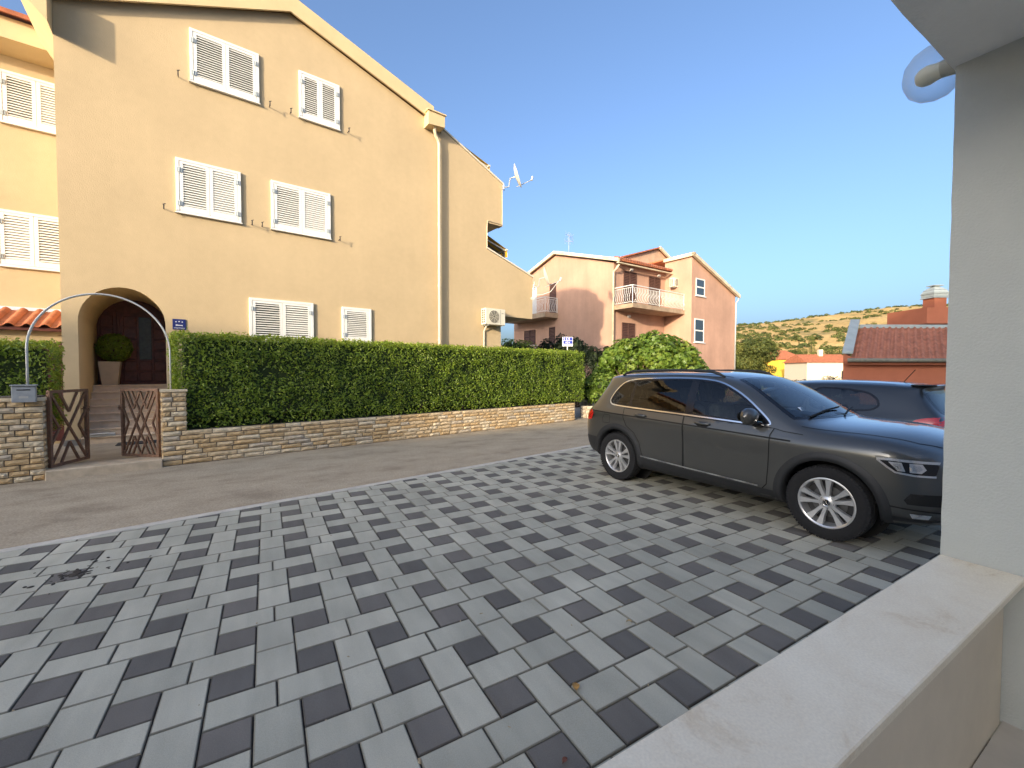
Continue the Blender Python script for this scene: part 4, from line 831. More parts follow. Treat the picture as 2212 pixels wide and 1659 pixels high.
for v in tm.vertices:
    x, y, z = v.co; y2, z2 = y*math.cos(sl_)-z*math.sin(sl_), y*math.sin(sl_)+z*math.cos(sl_); v.co = (x+y2*SK, y2, z2)
nr = int(LS/.37)+1
for i in range(15):
    for j in range(nr):
        o = link('tile', tm, rg); d = j*.37; yy = -.30+d*math.cos(sl_); o.location = (.46+i*.30+yy*SK, yy, zz(775)-.02+d*math.sin(sl_)+random.uniform(-.008, .008)); o.rotation_euler = (0, random.uniform(-.02, .02), random.uniform(-.012, .012))
q = MB(); q.box(.4, 9, run-.12, run+.2, zz(775)+rise-.02, zz(775)+rise+.16, b=.02); skew(q).build('ridge_flashing', m_lead, gr)
q = MB(); q.tube([(.22, -.40, zz(777)), (9, -.40, zz(777))], .085, 10); skew(q).build('gutter', mat('old_gutter', (.16, .155, .12), .6, .2, 6), gr)
q = MB(); q.box(.2, 9, -.28, -.005, zz(786), zz(780)); skew(q).build('fascia', m_ter, gr)
def GL(px, dep): return (px-1106)/FPX*dep-(1822-1106)/FPX*GD
cy_ = GD+run+.9; cx = GL(2014, cy_); zc2 = lambda y: 1.611+(803-y)*cy_/FPX
q = MB(); q.box(cx-.95, cx+3, run+.3, run+2.5, zc2(700), zc2(666)); q.build('parapet', m_ter, gr)
q = MB(); q.box(cx-.30, cx+.30, run+.6, run+1.2, zc2(690), zc2(644)); cho = q.build('chimney', m_ter, gr)
zc = zc2(644); q = MB()
for (w1, w2, za, zb) in ((.40, .40, 0, .06), (.36, .38, .08, .20), (.40, .40, .215, .26), (.38, .32, .275, .40), (.33, .18, .41, .55), (.13, .13, .55, .59), (.24, .24, .62, .66)):
    q.add([(cx+sx*w_, run+.9+sy*w_*.9, zc+z) for z, w_ in ((za, w1), (zb, w2)) for sx, sy in ((-1, -1), (1, -1), (1, 1), (-1, 1))], [(3, 2, 1, 0), (4, 5, 6, 7), (0, 1, 5, 4), (1, 2, 6, 5), (2, 3, 7, 6), (3, 0, 4, 7)])
q.add([(cx+sx, run+.9+sy, zc+z) for sx in (-.2, -.15, .15, .2) for sy in (-.03, .03) for z in (.58, .63)], [(0, 1, 3, 2), (4, 5, 7, 6), (8, 9, 11, 10), (12, 13, 15, 14)])
q.build('cap', m_lead, cho)

# ------------------------------------------------------------------ houses seen far off below the hill
m_by = mat('bright_yellow', (.75, .45, .05), .9, .05); m_cw = mat('cream_wall', (.62, .53, .40), .9, .05)
def far_house(label, px, py, dep, w_, h_, d_, roof_h, m, rz, wins, hip=True):
    p = depth_pt(px, py, dep); p.z -= h_; hse = thing('house', label, 'house', (p.x, p.y, p.z), tg+rz)
    q = MB(); q.box(-w_/2, w_/2, 0, d_, -6, h_); q.build('wall', m, hse)
    q = MB(); e = .4; i_ = w_*.28 if hip else 0
    q.add([(-w_/2-e, -e, h_), (w_/2+e, -e, h_), (w_/2+e, d_+e, h_), (-w_/2-e, d_+e, h_), (-w_/2+i_, d_/2, h_+roof_h), (w_/2-i_, d_/2, h_+roof_h)], [(0, 1, 5, 4), (2, 3, 4, 5), (3, 0, 4), (1, 2, 5), (3, 2, 1, 0)]); q.build('roof', m_tile, hse)
    for (x, z, a, b) in wins:
        q = MB(); q.box(x, x+a, -.08, -.01, z, z+b); o = q.build('window', m_shut, hse); q = MB(); q.box(x+.15, x+a-.15, -.1, -.085, z+.15, z+b-.15); q.build('pane', m_win, o)
    return hse
h1 = far_house('bright yellow house with red hipped roof below the hill', 1712, 777, 95, 7.0, 4.6, 8, 2.3, m_by, R(8), [(.2, .8, 2.2, 2.6)])
q = MB(); q.box(-1.5, 6.2, -4.5, -.2, -5.4, -2.9); q.build('annex', m_by, h1); q = MB(); q.box(-.5, 2.4, -4.6, -4.51, -5.4, -3.6); q.build('annex_opening', m_dark, h1); q = MB(); q.box(-2, 6.6, -4.9, -.1, -2.89, -2.5); q.build('annex_roof', m_cw, h1)
h2 = far_house('cream house with red roof and open veranda below the hill', 1795, 783, 80, 8.5, 4.2, 8, 1.7, m_cw, R(-6), [], False)
q = MB(); q.box(1.8, 4.3, -1.4, -.02, -1.2, -.7); q.box(1.8, 2.1, -1.4, -1.1, -.69, 3.2); q.build('veranda', m_cw, h2)
q = MB(); q.box(1.9, 4.3, -.06, -.015, -.6, 2.6); q.build('veranda_opening', m_dark, h2)
q = MB(); q.box(2.3, 2.8, -1.3, -1.2, -.5, 2.9); q.build('curtain', mat('green_curtain', (.02, .09, .05), .9, .1), h2)
q = MB(); q.tube([(-1.2, -.15, 3.4), (-1.2, -.15, -4)], .09, 6); q.build('downpipe', m_shut, h2); q = MB(); q.box(-.4, .3, 3, 3.6, 5.2, 6.8); q.build('chimney', m_cw, h2)

# ------------------------------------------------------------------ hill
def ridge_px(x): return np.interp(x, [1300, 1500, 1590, 1640, 1700, 1760, 1820, 1880, 1940, 2000, 2060, 2200, 2500], [745, 722, 703, 697, 692, 683, 676, 667, 661, 657, 655, 660, 690])
m_hill = mat('dry_hillside', (.30, .19, .07), .95, 0)
def hillmat():
    n, l, b = nodes_of(m_hill); g = n.new('ShaderNodeNewGeometry')
    a = n.new('ShaderNodeTexNoise'); a.inputs['Scale'].default_value = .022; a.inputs['Detail'].default_value = 8; a.inputs['Roughness'].default_value = .65; l.new(g.outputs['Position'], a.inputs['Vector'])
    rp = n.new('ShaderNodeValToRGB'); e = rp.color_ramp.elements; e[0].position = .35; e[0].color = (.20, .17, .05, 1); e[1].position = .62; e[1].color = (.56, .37, .13, 1); e.new(.47).color = (.45, .29, .09, 1); l.new(a.outputs[0], rp.inputs[0])
    c = n.new('ShaderNodeTexNoise'); c.inputs['Scale'].default_value = .35; c.inputs['Detail'].default_value = 6; l.new(g.outputs['Position'], c.inputs['Vector']); mr = n.new('ShaderNodeMapRange'); mr.inputs[1].default_value = .3; mr.inputs[2].default_value = .7; mr.inputs[3].default_value = .75; mr.inputs[4].default_value = 1.2; l.new(c.outputs[0], mr.inputs[0])
    x = n.new('ShaderNodeMix'); x.data_type = 'RGBA'; x.blend_type = 'MULTIPLY'; x.inputs[0].default_value = 1; l.new(rp.outputs[0], x.inputs[6]); l.new(mr.outputs[0], x.inputs[7]); l.new(x.outputs[2], b.inputs['Base Color'])
hillmat()
fwd2 = Vector((FW[0], FW[1], 0)).normalized(); rt2 = Vector((RT[0], RT[1], 0)).normalized(); cam2 = Vector((CAM[0], CAM[1], 0))
HN, HD, HR = 250., 250., 620.       # foot and ridge distances
def hill_h(lat, dep):
    xr = lat/dep*FPX+1106; top = (803-ridge_px(xr))/FPX*HR*1.0+1.6
    t = min(1, max(0, (dep-HN)/(HR-HN))); sh = t**.85
    h = top*sh if dep <= HR else top-(dep-HR)*.12
    return h+noise.noise(Vector((lat*.012, dep*.012, 3)))*7*min(1, t*2)*(1-t*.5)+noise.noise(Vector((lat*.05, dep*.05, 1)))*1.4*min(1, t*3)
q = MB(); na, nb = 90, 40; vs = []
for i in range(na+1):
    for j in range(nb+1):
        dep = 170+(900-170)*j/nb; lat = dep*(-.2+2.0*i/na); z = hill_h(lat, dep); p = cam2+fwd2*dep+rt2*lat; vs.append((p.x, p.y, z if dep > HN-60 else -.5))
q.add(vs, [(i*(nb+1)+j, (i+1)*(nb+1)+j, (i+1)*(nb+1)+j+1, i*(nb+1)+j+1) for i in range(na) for j in range(nb)]); tag(q.build('hill', m_hill, smooth=True), kind='structure')
# scrub on the hillside: many small clumps, dense low on the left, thin on the dry slope
m_scrub = leaf_mat('scrub_leaf', [(.035, .05, .010), (.065, .085, .016), (.10, .115, .025), (.15, .14, .04)], .8, .15)
g = np.random.default_rng(5); P = []; N = []; S = []; T = []
cnt = 0
while cnt < 1500:
    dep = g.uniform(235, 640); xr = g.uniform(1480, 2150); lat = (xr-1106)/FPX*dep; tdep = (dep-HN)/(HR-HN)
    dens = .10+.75*max(0, 1-(xr-1560)/260)*(.35+.65*(tdep < .55))+.55*max(0, .35-tdep)+.4*(tdep > .94)
    if noise.noise(Vector((lat*.02, dep*.02, 7)))*.6+dens < g.random(): continue
    r_ = g.uniform(1.0, 3.0)*(1.5 if tdep < .3 and g.random() < .5 else 1); n = 60; c = cam2+fwd2*dep+rt2*lat; z = hill_h(lat, dep)
    D = g.normal(size=(n, 3)); D /= np.linalg.norm(D, axis=1)[:, None]; D[:, 2] = np.abs(D[:, 2])
    P.append(D*r_*g.uniform(.75, 1.05, (n, 1))*[1.15, 1.15, .9]+[c.x, c.y, z-.2]); N.append(D+g.normal(0, .35, (n, 3))); S.append(np.full(n, r_*.55)); T.append(np.clip(g.normal(.4, .22)+g.normal(0, .15, n), 0, 1)); cnt += 1
P = np.concatenate(P); N = np.concatenate(N); S = np.concatenate(S); T = np.concatenate(T)
tag(leaves('hillside_scrub', P, N, S, S*.8, m_scrub, None, T, 'oval', .15, 6), 'green scrub bushes dotted over the dry hillside', 'scrub', kind='stuff')

# ------------------------------------------------------------------ trees
def crown(n, blobs, seed, flat=.8):
    g = np.random.default_rng(seed); w_ = np.array([b[3]**2 for b in blobs]); idx = g.choice(len(blobs), n, p=w_/w_.sum()); D = g.normal(size=(n, 3)); D /= np.linalg.norm(D, axis=1)[:, None]
    B = np.array([b[:3] for b in blobs])[idx]; r_ = np.array([b[3] for b in blobs])[idx]; rad = r_*(1-np.abs(g.normal(0, .16, n)))
    return B+D*rad[:, None]*[1, 1, flat], D+g.normal(0, .45, (n, 3)), idx, g
m_pine = leaf_mat('pine_leaf', [(.030, .045, .008), (.065, .085, .012), (.12, .13, .02), (.19, .17, .03)], .7, .15)
m_bark = mat('bark', (.10, .07, .045), .95, .3, 6, bump=.01, bscale=8)
def tree(label, px, py, dep, h_, r_, seed, nblob=14, n=5000, m=None, kind='pine_tree', lw=.5, cat='tree', low=.25, colum=False, grp=None):
    base = depth_pt(px, py, dep); base.z = min(base.z, 0 if dep < 150 else base.z)
    t = thing(kind, label, cat, (base.x, base.y, base.z), 0, grp); g = random.Random(seed); bl = []
    for i in range(nblob):
        z = h_*(low+(1-low)*((i+.5)/nblob)); rr = r_*(.45 if colum else (.35+.65*math.sin(math.pi*min(1, .25+.75*(1-(z/h_-low)/(1-low)))))); a = g.uniform(0, 6.28); d = rr*g.uniform(.1, .75)*(0.25 if colum else 1)
        bl.append((math.cos(a)*d, math.sin(a)*d, z, rr*g.uniform(.38, .6)*(1.6 if colum else 1)))
    P, N, idx, gg = crown(n, bl, seed, 1.3 if colum else .62); bt = gg.uniform(0, .55, len(bl))[idx]; L = gg.uniform(.7, 1.3, n)*lw*r_*.16
    f = leaves('crown', P, N+[0, 0, .5], L, L*.55, m or m_pine, t, np.clip(bt+gg.random(n)*.45, 0, 1), 'oval', .2, seed); f['kind'] = 'stuff'
    q = MB(); q.tube([(0, 0, -.5), (.1, 0, h_*.35), (-.05, .1, h_*.7), (0, 0, h_*.92)], [r_*.07, r_*.055, r_*.035, r_*.01], 7)
    for b in bl[::2]: q.tube([(0, 0, max(.3, b[2]-.2*h_)), (b[0]*.6, b[1]*.6, b[2]-.06*h_), b[:3]], [r_*.03, r_*.02, r_*.008], 5)
    q.build('trunk', m_bark, t); return t
TG = 'trees below the hill'
tree('broad dark pine tree beside the corner of the pink house', 1622, 812, 52, 5.0, 3.1, 31, 18, 9000, low=.12)
tree('layered pine tree next to the bright yellow house', 1640, 815, 60, 3.9, 1.9, 32, 14, 6000, low=.1)
tree('tall slim cypress between the yellow and cream houses', 1752, 800, 110, 11.2, 2.0, 33, 12, 3500, kind='cypress_tree', colum=True, low=.05)
tree('shorter cypress standing behind the bright yellow house', 1738, 800, 118, 8.0, 1.9, 34, 10, 2500, kind='cypress_tree', colum=True, low=.05)
for i, (x, dep, h_, r_, lab) in enumerate(((1610, 120, 9.5, 5, 'round green tree rising behind the broad pine'), (1655, 140, 11, 6, 'spreading green tree on the hill foot behind the yellow house'), (1790, 130, 8.5, 5, 'green tree behind the cream house chimney'), (1840, 125, 9, 5, 'green tree between the cream house and the terracotta roof'), (1725, 150, 9.5, 5, 'green tree directly above the red hipped roof'))):
    tree(lab, x, 815, dep, h_, r_, 40+i, 12, 3500, kind='green_tree', low=.15, grp=TG)
# ------------------------------------------------------------------ shrubs around the driveway
m_fig = leaf_mat('fig_leaf', [(.06, .11, .016), (.105, .18, .023), (.155, .235, .03), (.25, .30, .05)], .45, .33)
m_ole = leaf_mat('oleander_leaf', [(.012, .022, .010), (.022, .038, .016), (.035, .055, .02)], .5, .15)
def bush(name, label, base, blobs, n, m, shape, ll, lw, seed, flat=.85, up=.6, cat='shrub', gap=.12):
    t = thing(name, label, cat, base); P, N, idx, g = crown(n, blobs, seed, flat)
    N = N*[1, 1, 1]+[0, 0, up]; bt = g.uniform(0, .45, len(blobs))[idx]; L = g.uniform(.7, 1.25, n)*ll
    f = leaves('foliage', P, N, L, L*lw, m, t, np.clip(bt+g.random(n)*.5+.1*(P[:, 2]/P[:, 2].max()), 0, 1), shape, .3, seed); f['kind'] = 'stuff'
    q = MB()
    for b in blobs: q.tube([(b[0]*.15, b[1]*.15, -.1), (b[0]*.5, b[1]*.5, b[2]*.5), (b[0]*.9, b[1]*.9, b[2])], [.045, .03, .01], 5)
    q.build('branches', m_twig, t)
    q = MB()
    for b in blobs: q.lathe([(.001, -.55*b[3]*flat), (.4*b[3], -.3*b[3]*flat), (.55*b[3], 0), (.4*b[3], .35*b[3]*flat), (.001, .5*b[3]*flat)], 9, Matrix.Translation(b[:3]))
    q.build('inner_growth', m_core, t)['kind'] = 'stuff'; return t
gb = random.Random(2); FB = depth_pt(1405, 803, 17.2); FB.z = 0
bl = []
for i in range(110):
    a = gb.uniform(0, 6.28); rr = math.sqrt(gb.random()); lx, ly = rr*math.cos(a)*2.15, rr*math.sin(a)*1.4; x = rt2.x*lx+fwd2.x*ly; y = rt2.y*lx+fwd2.y*ly
    top = .55+2.35*math.sqrt(max(0, 1-rr*rr*.92))+gb.uniform(-.12, .12); bl.append((x, y, top if i % 3 else gb.uniform(.6, top), gb.uniform(.26, .42)))
for i in range(16):      # shoots that break the outline
    b_ = gb.choice(bl); bl.append((b_[0]*1.06, b_[1]*1.06, b_[2]+gb.uniform(.12, .38), gb.uniform(.10, .2)))
bush('fig_bush', 'big rounded fig bush with broad lobed leaves behind the grey car', FB, bl, 13000, m_fig, 'fig', .16, .95, 12)
LB = depth_pt(1305, 803, 15.6); LB.z = 0
bl = [(gb.uniform(-.75, .75), gb.uniform(-.5, .5), gb.uniform(.7, 1.35), gb.uniform(.28, .42)) for _ in range(16)]
bush('leafy_bush', 'low bright green bush spilling over the stone edging at the drive', LB, bl, 3200, m_fig, 'oval', .12, .6, 13)
LH = depth_pt(1495, 803, 15.2); LH.z = 0
bl = [(rt2.x*x, rt2.y*x, gb.uniform(.9, 1.42), gb.uniform(.25, .33)) for x in np.linspace(-1.6, 1.4, 16)]
bush('low_hedge', 'low small leaved hedge just behind the grey car roof', LH, bl, 5500, m_hl, 'oval', .055, .5, 14, cat='hedge')
OB = depth_pt(1225, 803, 18.5); OB.z = 0; bl = []
for i in range(70):
    x = gb.uniform(-1.7, 2.0); h_ = 2.85-abs(x)*.35+gb.uniform(-.5, .35); bl.append((rt2.x*x, rt2.y*x+gb.uniform(-.4, .4), max(.6, h_-gb.random()**2*1.6), gb.uniform(.18, .36)))
bush('oleander', 'dark upright oleander shrub behind the blue road sign', OB, bl, 11000, m_ole, 'oval', .16, .22, 15, flat=1.5)
DH = depth_pt(1725, 803, 26); DH.z = 0
bl = [(rt2.x*x, rt2.y*x, gb.uniform(.4, 1.0), gb.uniform(.35, .5)) for x in np.linspace(-2.6, 2.6, 22)]
bush('dark_hedge', 'dark loose hedge behind the two parked cars', DH, bl, 4200, m_ole, 'oval', .12, .5, 16, cat='hedge')
PL = depth_pt(1098, 803, 27); PL.z = 0
bush('garden_tree', 'small green tree seen through the gap under the yellow wing wall', PL, [(gb.uniform(-1.3, 1.3), gb.uniform(-1, 1), gb.uniform(1.6, 3.3), gb.uniform(.4, .7)) for _ in range(14)], 2600, m_fig, 'oval', .16, .5, 17, cat='tree')

# drive, edging stones, planter
q = MB(); q.add([W(10.7, .6, .0), W(14.5, .6, .0), W(16, 14, .35), W(12.2, 14, .35)], [(0, 1, 2, 3)]); tag(q.build('driveway', m_conc), kind='structure')
m_rub = mat('rubble_stone', (.26, .22, .16), .9, .35, 5, bump=.02, bscale=12)
ew = thing('edging_wall', 'short rubble stone edging under the bushes by the driveway', 'wall', LB+Vector((rt2.x*-.2, rt2.y*-.2, 0))-fwd2*.9, math.atan2(rt2.y, rt2.x)); g = random.Random(4)
q = MB(); q.box(-.75, 3.5, .05, .4, 0, .38); q.build('core', m_mort, ew)
for r_ in range(3):
    x = -.8
    while x < 3.4:
        L = g.uniform(.16, .34); o = link('stone', rough_brick(g.randrange(6), 3), ew); o.location = (x+.006, 0, r_*.14+.004); o.scale = (L-.012, .05, .13); x += L
pl = thing('planter', 'grey round planter with ribs standing at the driveway corner', 'planter', depth_pt(1266, 866, 15.9)); pl.location.z = .02
q = MB(); q.lathe([(.001, 0), (.19, 0), (.24, .48), (.28, .49), (.28, .56), (.245, .56), (.23, .5), (.001, .48)], 20); q.build('pot', mat('planter_grey', (.16, .15, .13), .7, .1), pl, auto=40)
D = np.random.default_rng(8).normal(size=(260, 3)); f = leaves('plant', D*[.1, .1, .14]+[0, 0, .7], D, np.full(260, .14), np.full(260, .05), m_ole, pl); f['kind'] = 'stuff'
# blue road sign to the apartments
sp = depth_pt(1226, 738, 16.2); SG = thing('road_sign', 'blue and white apartment direction sign on a post above the hedge', 'sign', (sp.x, sp.y, 0), math.atan2(rt2.y, rt2.x))
zs = sp.z; q = MB(); q.tube([(0, .03, 0), (0, .03, zs+.15)], .024, 8); q.build('post', m_galv, SG)
q = MB(); q.box(-.20, .20, -.006, .0, -.18, .18, b=.002); o = q.build('panel', m_sw, SG); o.location = (0, 0, zs)
m_sb = mat('sign_mid_blue', (.02, .04, .33), .4, 0)
q = MB(); q.box(-.185, .185, -.010, -.0065, .045, .165); q.box(-.165, .185, -.010, -.0065, -.085, .03); o = q.build('blue_field', m_sb, SG); o.location = (0, 0, zs)
q = MB()
for i in range(3): x = -.165+i*.095; q.add([(x, -.0115, .105), (x+.045, -.0115, .15), (x+.07, -.0115, .15), (x+.03, -.0115, .105), (x+.07, -.0115, .06), (x+.045, -.0115, .06)], [(0, 3, 2, 1), (0, 5, 4, 3)])
for x in (-.055, .06): star(q, x, -.03, .036, -.0115, ff)
q.box(-.006, .006, -.012, -.0102, -.085, .02)
o = q.build('arrows_and_stars', m_sw, SG); o.location = (0, 0, zs)
text('APARTMANI', .066, m_sb, SG, (.0, -.0085, zs-.162), (R(90), 0, 0))

# ------------------------------------------------------------------ houses outside the picture whose shade falls on the yard
def shade_house(label, x0, x1, y0, y1, h_, rh, m):
    t = thing('unseen_house', label, 'house', ((x0+x1)/2, (y0+y1)/2, 0)); a, b = (x1-x0)/2, (y1-y0)/2
    q = MB(); q.box(-a, a, -b, b, 0, h_); q.build('wall', m, t)
    q = MB(); e = .45; q.add([(-a-e, -b-e, h_), (a+e, -b-e, h_), (a+e, b+e, h_), (-a-e, b+e, h_), (-a-e, 0, h_+rh), (a+e, 0, h_+rh)], [(0, 1, 5, 4), (2, 3, 4, 5), (3, 0, 4), (1, 2, 5), (3, 2, 1, 0)]); q.build('roof', m_tile, t)
    for i in range(int(a*2/3)):
        for z in (1.2, 4.0):
            if z+1.2 < h_: q = MB(); q.box(-a+1+i*3, -a+2.1+i*3, b+.01, b+.05, z, z+1.2); q.build('shutter', m_shut, t)
shade_house('white rendered house across the lane behind the porch', -17.0, 6.0, -17, -8.0, 5.8, .9, m_rend)
shade_house('unseen low cream block added to keep sun off the road', -26.5, -17.6, -16, -7.8, 5.85, .5, m_cw)  # unseen, added to close a gap where sun would reach the road
shade_house('tall cream house beyond the left end of the yard', -50, -30.2, -12.5, -7.6, 9.2, .8, m_cw)
shade_house('unseen tall white block added to keep sun off the terracotta house', -17, -1, -27, -15, 13.2, 1.0, m_rend)  # unseen, added and sized to shade the terracotta house and its chimney
# ------------------------------------------------------------------ cars
def paint(name, col, flake=.35):
    m = mat(name, col, .32, 0, metal=flake, coat=1.0, spec=.5); return m
m_tyre = mat('tyre_rubber', (.011, .011, .012), .88, .15, 30, bump=.001, bscale=120); m_alloy = mat('alloy', (.62, .62, .62), .3, .03, 10, metal=.7); m_pocket = mat('wheel_dark', (.03, .03, .032), .5, 0)
m_clad = mat('black_plastic', (.018, .019, .021), .55, .1, 30); m_gap = mat('gap_and_shade_black', (.006, .006, .006), .8, 0); m_chrome = mat('chrome', (.8, .8, .8), .12, 0, metal=1.0)
m_blackgl = mat('gloss_black', (.008, .008, .01), .12, 0); m_trimi = mat('interior', (.03, .03, .033), .8, .1); m_seat = mat('seat_fabric', (.11, .11, .115), .9, .15, 20)
g_clear = glassy('clear_glass', (.80, .88, .87), .95); g_tint = glassy('privacy_glass', (.20, .21, .20), .8); g_ws = glassy('windscreen', (.80, .88, .88), .9, ior=2.1)
m_red = mat('lamp_red', (.55, .012, .012), .15, 0, coat=1); m_lampg = mat('lamp_silver', (.65, .66, .68), .15, 0, metal=.8); m_lens = glassy('lamp_lens', (.95, .97, 1), .95)

def grid_poly(poly, st):
    xs = [p[0] for p in poly]; ys = [p[1] for p in poly]; V = []; E = []
    for i in range(len(poly)):     # densify edge
        a, b = Vector(poly[i]), Vector(poly[(i+1) % len(poly)]); n = max(1, int((b-a).length/st+.5))
        for k in range(n): V.append(a+(b-a)*k/n)
    nb = len(V); E = [(i, (i+1) % nb) for i in range(nb)]; bp = [tuple(v) for v in V]
    def inside(p):
        c = False; j = nb-1
        for i in range(nb):
            a, b = bp[i], bp[j]
            if (a[1] > p[1]) != (b[1] > p[1]) and p[0] < (b[0]-a[0])*(p[1]-a[1])/(b[1]-a[1])+a[0]: c = not c
            j = i
        return c
    def edist(p): return min((Vector(p)-Vector(b)).length for b in bp)
    x = min(xs)+st/2
    while x < max(xs):
        y = min(ys)+st/2
        while y < max(ys):
            if inside((x, y)) and edist((x, y)) > st*.45: V.append(Vector((x, y)))
            y += st
        x += st
    r_ = delaunay_2d_cdt(V, E, [], 0, 1e-7); fs = []
    for t in r_[2]:
        c = (r_[0][t[0]]+r_[0][t[1]]+r_[0][t[2]])/3
        if inside(c): fs.append(tuple(t))
    return r_[0], fs, inside
def smooth_poly(pts, it=2):
    for _ in range(it):
        out = []
        for i in range(len(pts)):
            a, b = pts[i], pts[(i+1) % len(pts)]; out += [(a[0]*.78+b[0]*.22, a[1]*.78+b[1]*.22), (a[0]*.22+b[0]*.78, a[1]*.22+b[1]*.78)]
        pts = out
    return pts

class Car:
    def __init__(s, name, label, cage, mp, loc, rz):
        s.root = thing(name, label, 'car', loc, rz); s.mp = mp
        nr = len(cage[0]); vs = []; idx = {}
        for i, st in enumerate(cage):
            for r_, (x, y, z) in enumerate(st):
                idx[(i, r_, 1)] = len(vs); vs.append((x, y, z))
                if y > 1e-6: idx[(i, r_, -1)] = len(vs); vs.append((x, -y, z))
                else: idx[(i, r_, -1)] = idx[(i, r_, 1)]
        fs = []
        for sd in (1, -1):
            for i in range(len(cage)-1):
                for r_ in range(nr-1):
                    f = [idx[(i, r_, sd)], idx[(i+1, r_, sd)], idx[(i+1, r_+1, sd)], idx[(i, r_+1, sd)]]; fs.append(f if sd > 0 else f[::-1])
        for i in (0, len(cage)-1):
            for r_ in range(nr-1):
                f = [idx[(i, r_, 1)], idx[(i, r_+1, 1)], idx[(i, r_+1, -1)], idx[(i, r_, -1)]]; f = list(dict.fromkeys(f)); fs.append(f)
        me = bpy.data.meshes.new('cage'); me.from_pydata(vs, [], fs); bm = bmesh.new(); bm.from_mesh(me); bmesh.ops.recalc_face_normals(bm, faces=bm.faces[:]); bm.to_mesh(me); bm.free()
        o = bpy.data.objects.new('cage', me); COL.objects.link(o); md = o.modifiers.new('s', 'SUBSURF'); md.levels = 4; md.render_levels = 4
        dg = bpy.context.evaluated_depsgraph_get(); s.shell = bpy.data.meshes.new_from_object(o.evaluated_get(dg)); bpy.data.objects.remove(o)
        s.shell.materials.clear(); s.bvh = BVHTree.FromPolygons([v.co.copy() for v in s.shell.vertices], [tuple(p.vertices) for p in s.shell.polygons])
    def side(s, x, z, sd, off=.003):
        h, n, _, _ = s.bvh.ray_cast(Vector((x, sd*1.6, z)), Vector((0, -sd, 0)))
        if h is None: h, n, _, _ = s.bvh.find_nearest(Vector((x, sd*.8, z)))
        if n.y*sd < 0: n = -n
        return h+n*off
    def dirp(s, o_, d_, off):
        h, n, _, _ = s.bvh.ray_cast(o_, d_)
        if h is None: h, n, _, _ = s.bvh.find_nearest(o_+d_*1.5)
        if n.dot(d_) > 0: n = -n
        return h+n*off
    def top(s, x, y, off=.003): return s.dirp(Vector((x, y, 3)), Vector((0, 0, -1)), off)
    def wsp(s, u, v, off=.004): # windscreen plane coordinates: u lateral, v along x, ray from front above
        return s.dirp(Vector((v+1.2, u, 2.6)), Vector((-.55, 0, -.835)).normalized(), off)
    def rear(s, y, z, off=.004): return s.dirp(Vector((-1.5, y, z)), Vector((1, 0, 0)), off)
    def front(s, y, z, off=.004): return s.dirp(Vector((6, y, z)), Vector((-1, 0, 0)), off)
    def panel(s, name, poly, f, m, st=.05, par=None, rim=.0):
        V, F, ins = grid_poly(poly, st); q = MB(); q.add([f(v.x, v.y) for v in V], F); o = q.build(name, m, par or s.root, smooth=True); return o
    def strip(s, name, path, wd, f, m, par=None, closed=False, st=.03):
        pts = []
        n = len(path)
        for i in range(n if closed else n-1):
            a, b = Vector(path[i]), Vector(path[(i+1) % n]); k = max(1, int((b-a).length/st)); pts += [a+(b-a)*j/k for j in range(k)]
        if not closed: pts.append(Vector(path[-1]))
        q = MB(); vs = []; N = len(pts)
        for i, p in enumerate(pts):
            d = (pts[(i+1) % N]-pts[i-1]) if closed else (pts[min(i+1, N-1)]-pts[max(i-1, 0)]); d.normalize(); nrm = Vector((-d.y, d.x)); a = p+nrm*wd/2; b = p-nrm*wd/2
            vs += [f(a.x, a.y), f(b.x, b.y)]
        q.add(vs, [(2*i, 2*((i+1) % N), 2*((i+1) % N)+1, 2*i+1) for i in range(N if closed else N-1)]); return q.build(name, m, par or s.root, smooth=True)
    def finish_shell(s, holes_side, holes_ws, holes_rear, arches):
        bm = bmesh.new(); bm.from_mesh(s.shell); kill = []
        def ins(poly):
            def f(p):
                c = False; j = len(poly)-1
                for i in range(len(poly)):
                    a, b = poly[i], poly[j]
                    if (a[1] > p[1]) != (b[1] > p[1]) and p[0] < (b[0]-a[0])*(p[1]-a[1])/(b[1]-a[1])+a[0]: c = not c
                    j = i
                return c
            return f
        HS = [ins(h) for h in holes_side]; HW = [ins(h) for h in holes_ws]; HR = [ins(h) for h in holes_rear]
        dw = Vector((-.55, 0, -.835)).normalized()
        for f in bm.faces:
            c = f.calc_center_median(); n = f.normal
            if abs(n.y) > .45 and any(h((c.x, c.z)) for h in HS): kill.append(f)
            elif any((c.x-ax)**2+(c.z-az)**2 < ar*ar for ax, az, ar in arches) and abs(c.y) > .5: kill.append(f)
            elif n.z > .2 and n.x > .2:
                t = (2.6-c.z)/.835*.55*1.0; v = c.x+(2.6-c.z)*(.55/.835)-1.2
                if any(h((c.y, v)) for h in HW): kill.append(f)
            elif n.x < -.3 and any(h((c.y, c.z)) for h in HR): kill.append(f)
        bmesh.ops.delete(bm, geom=kill, context='FACES'); me = bpy.data.meshes.new('body'); bm.to_mesh(me); bm.free(); me.materials.append(s.mp); me.polygons.foreach_set('use_smooth', [True]*len(me.polygons)); return link('body', me, s.root)

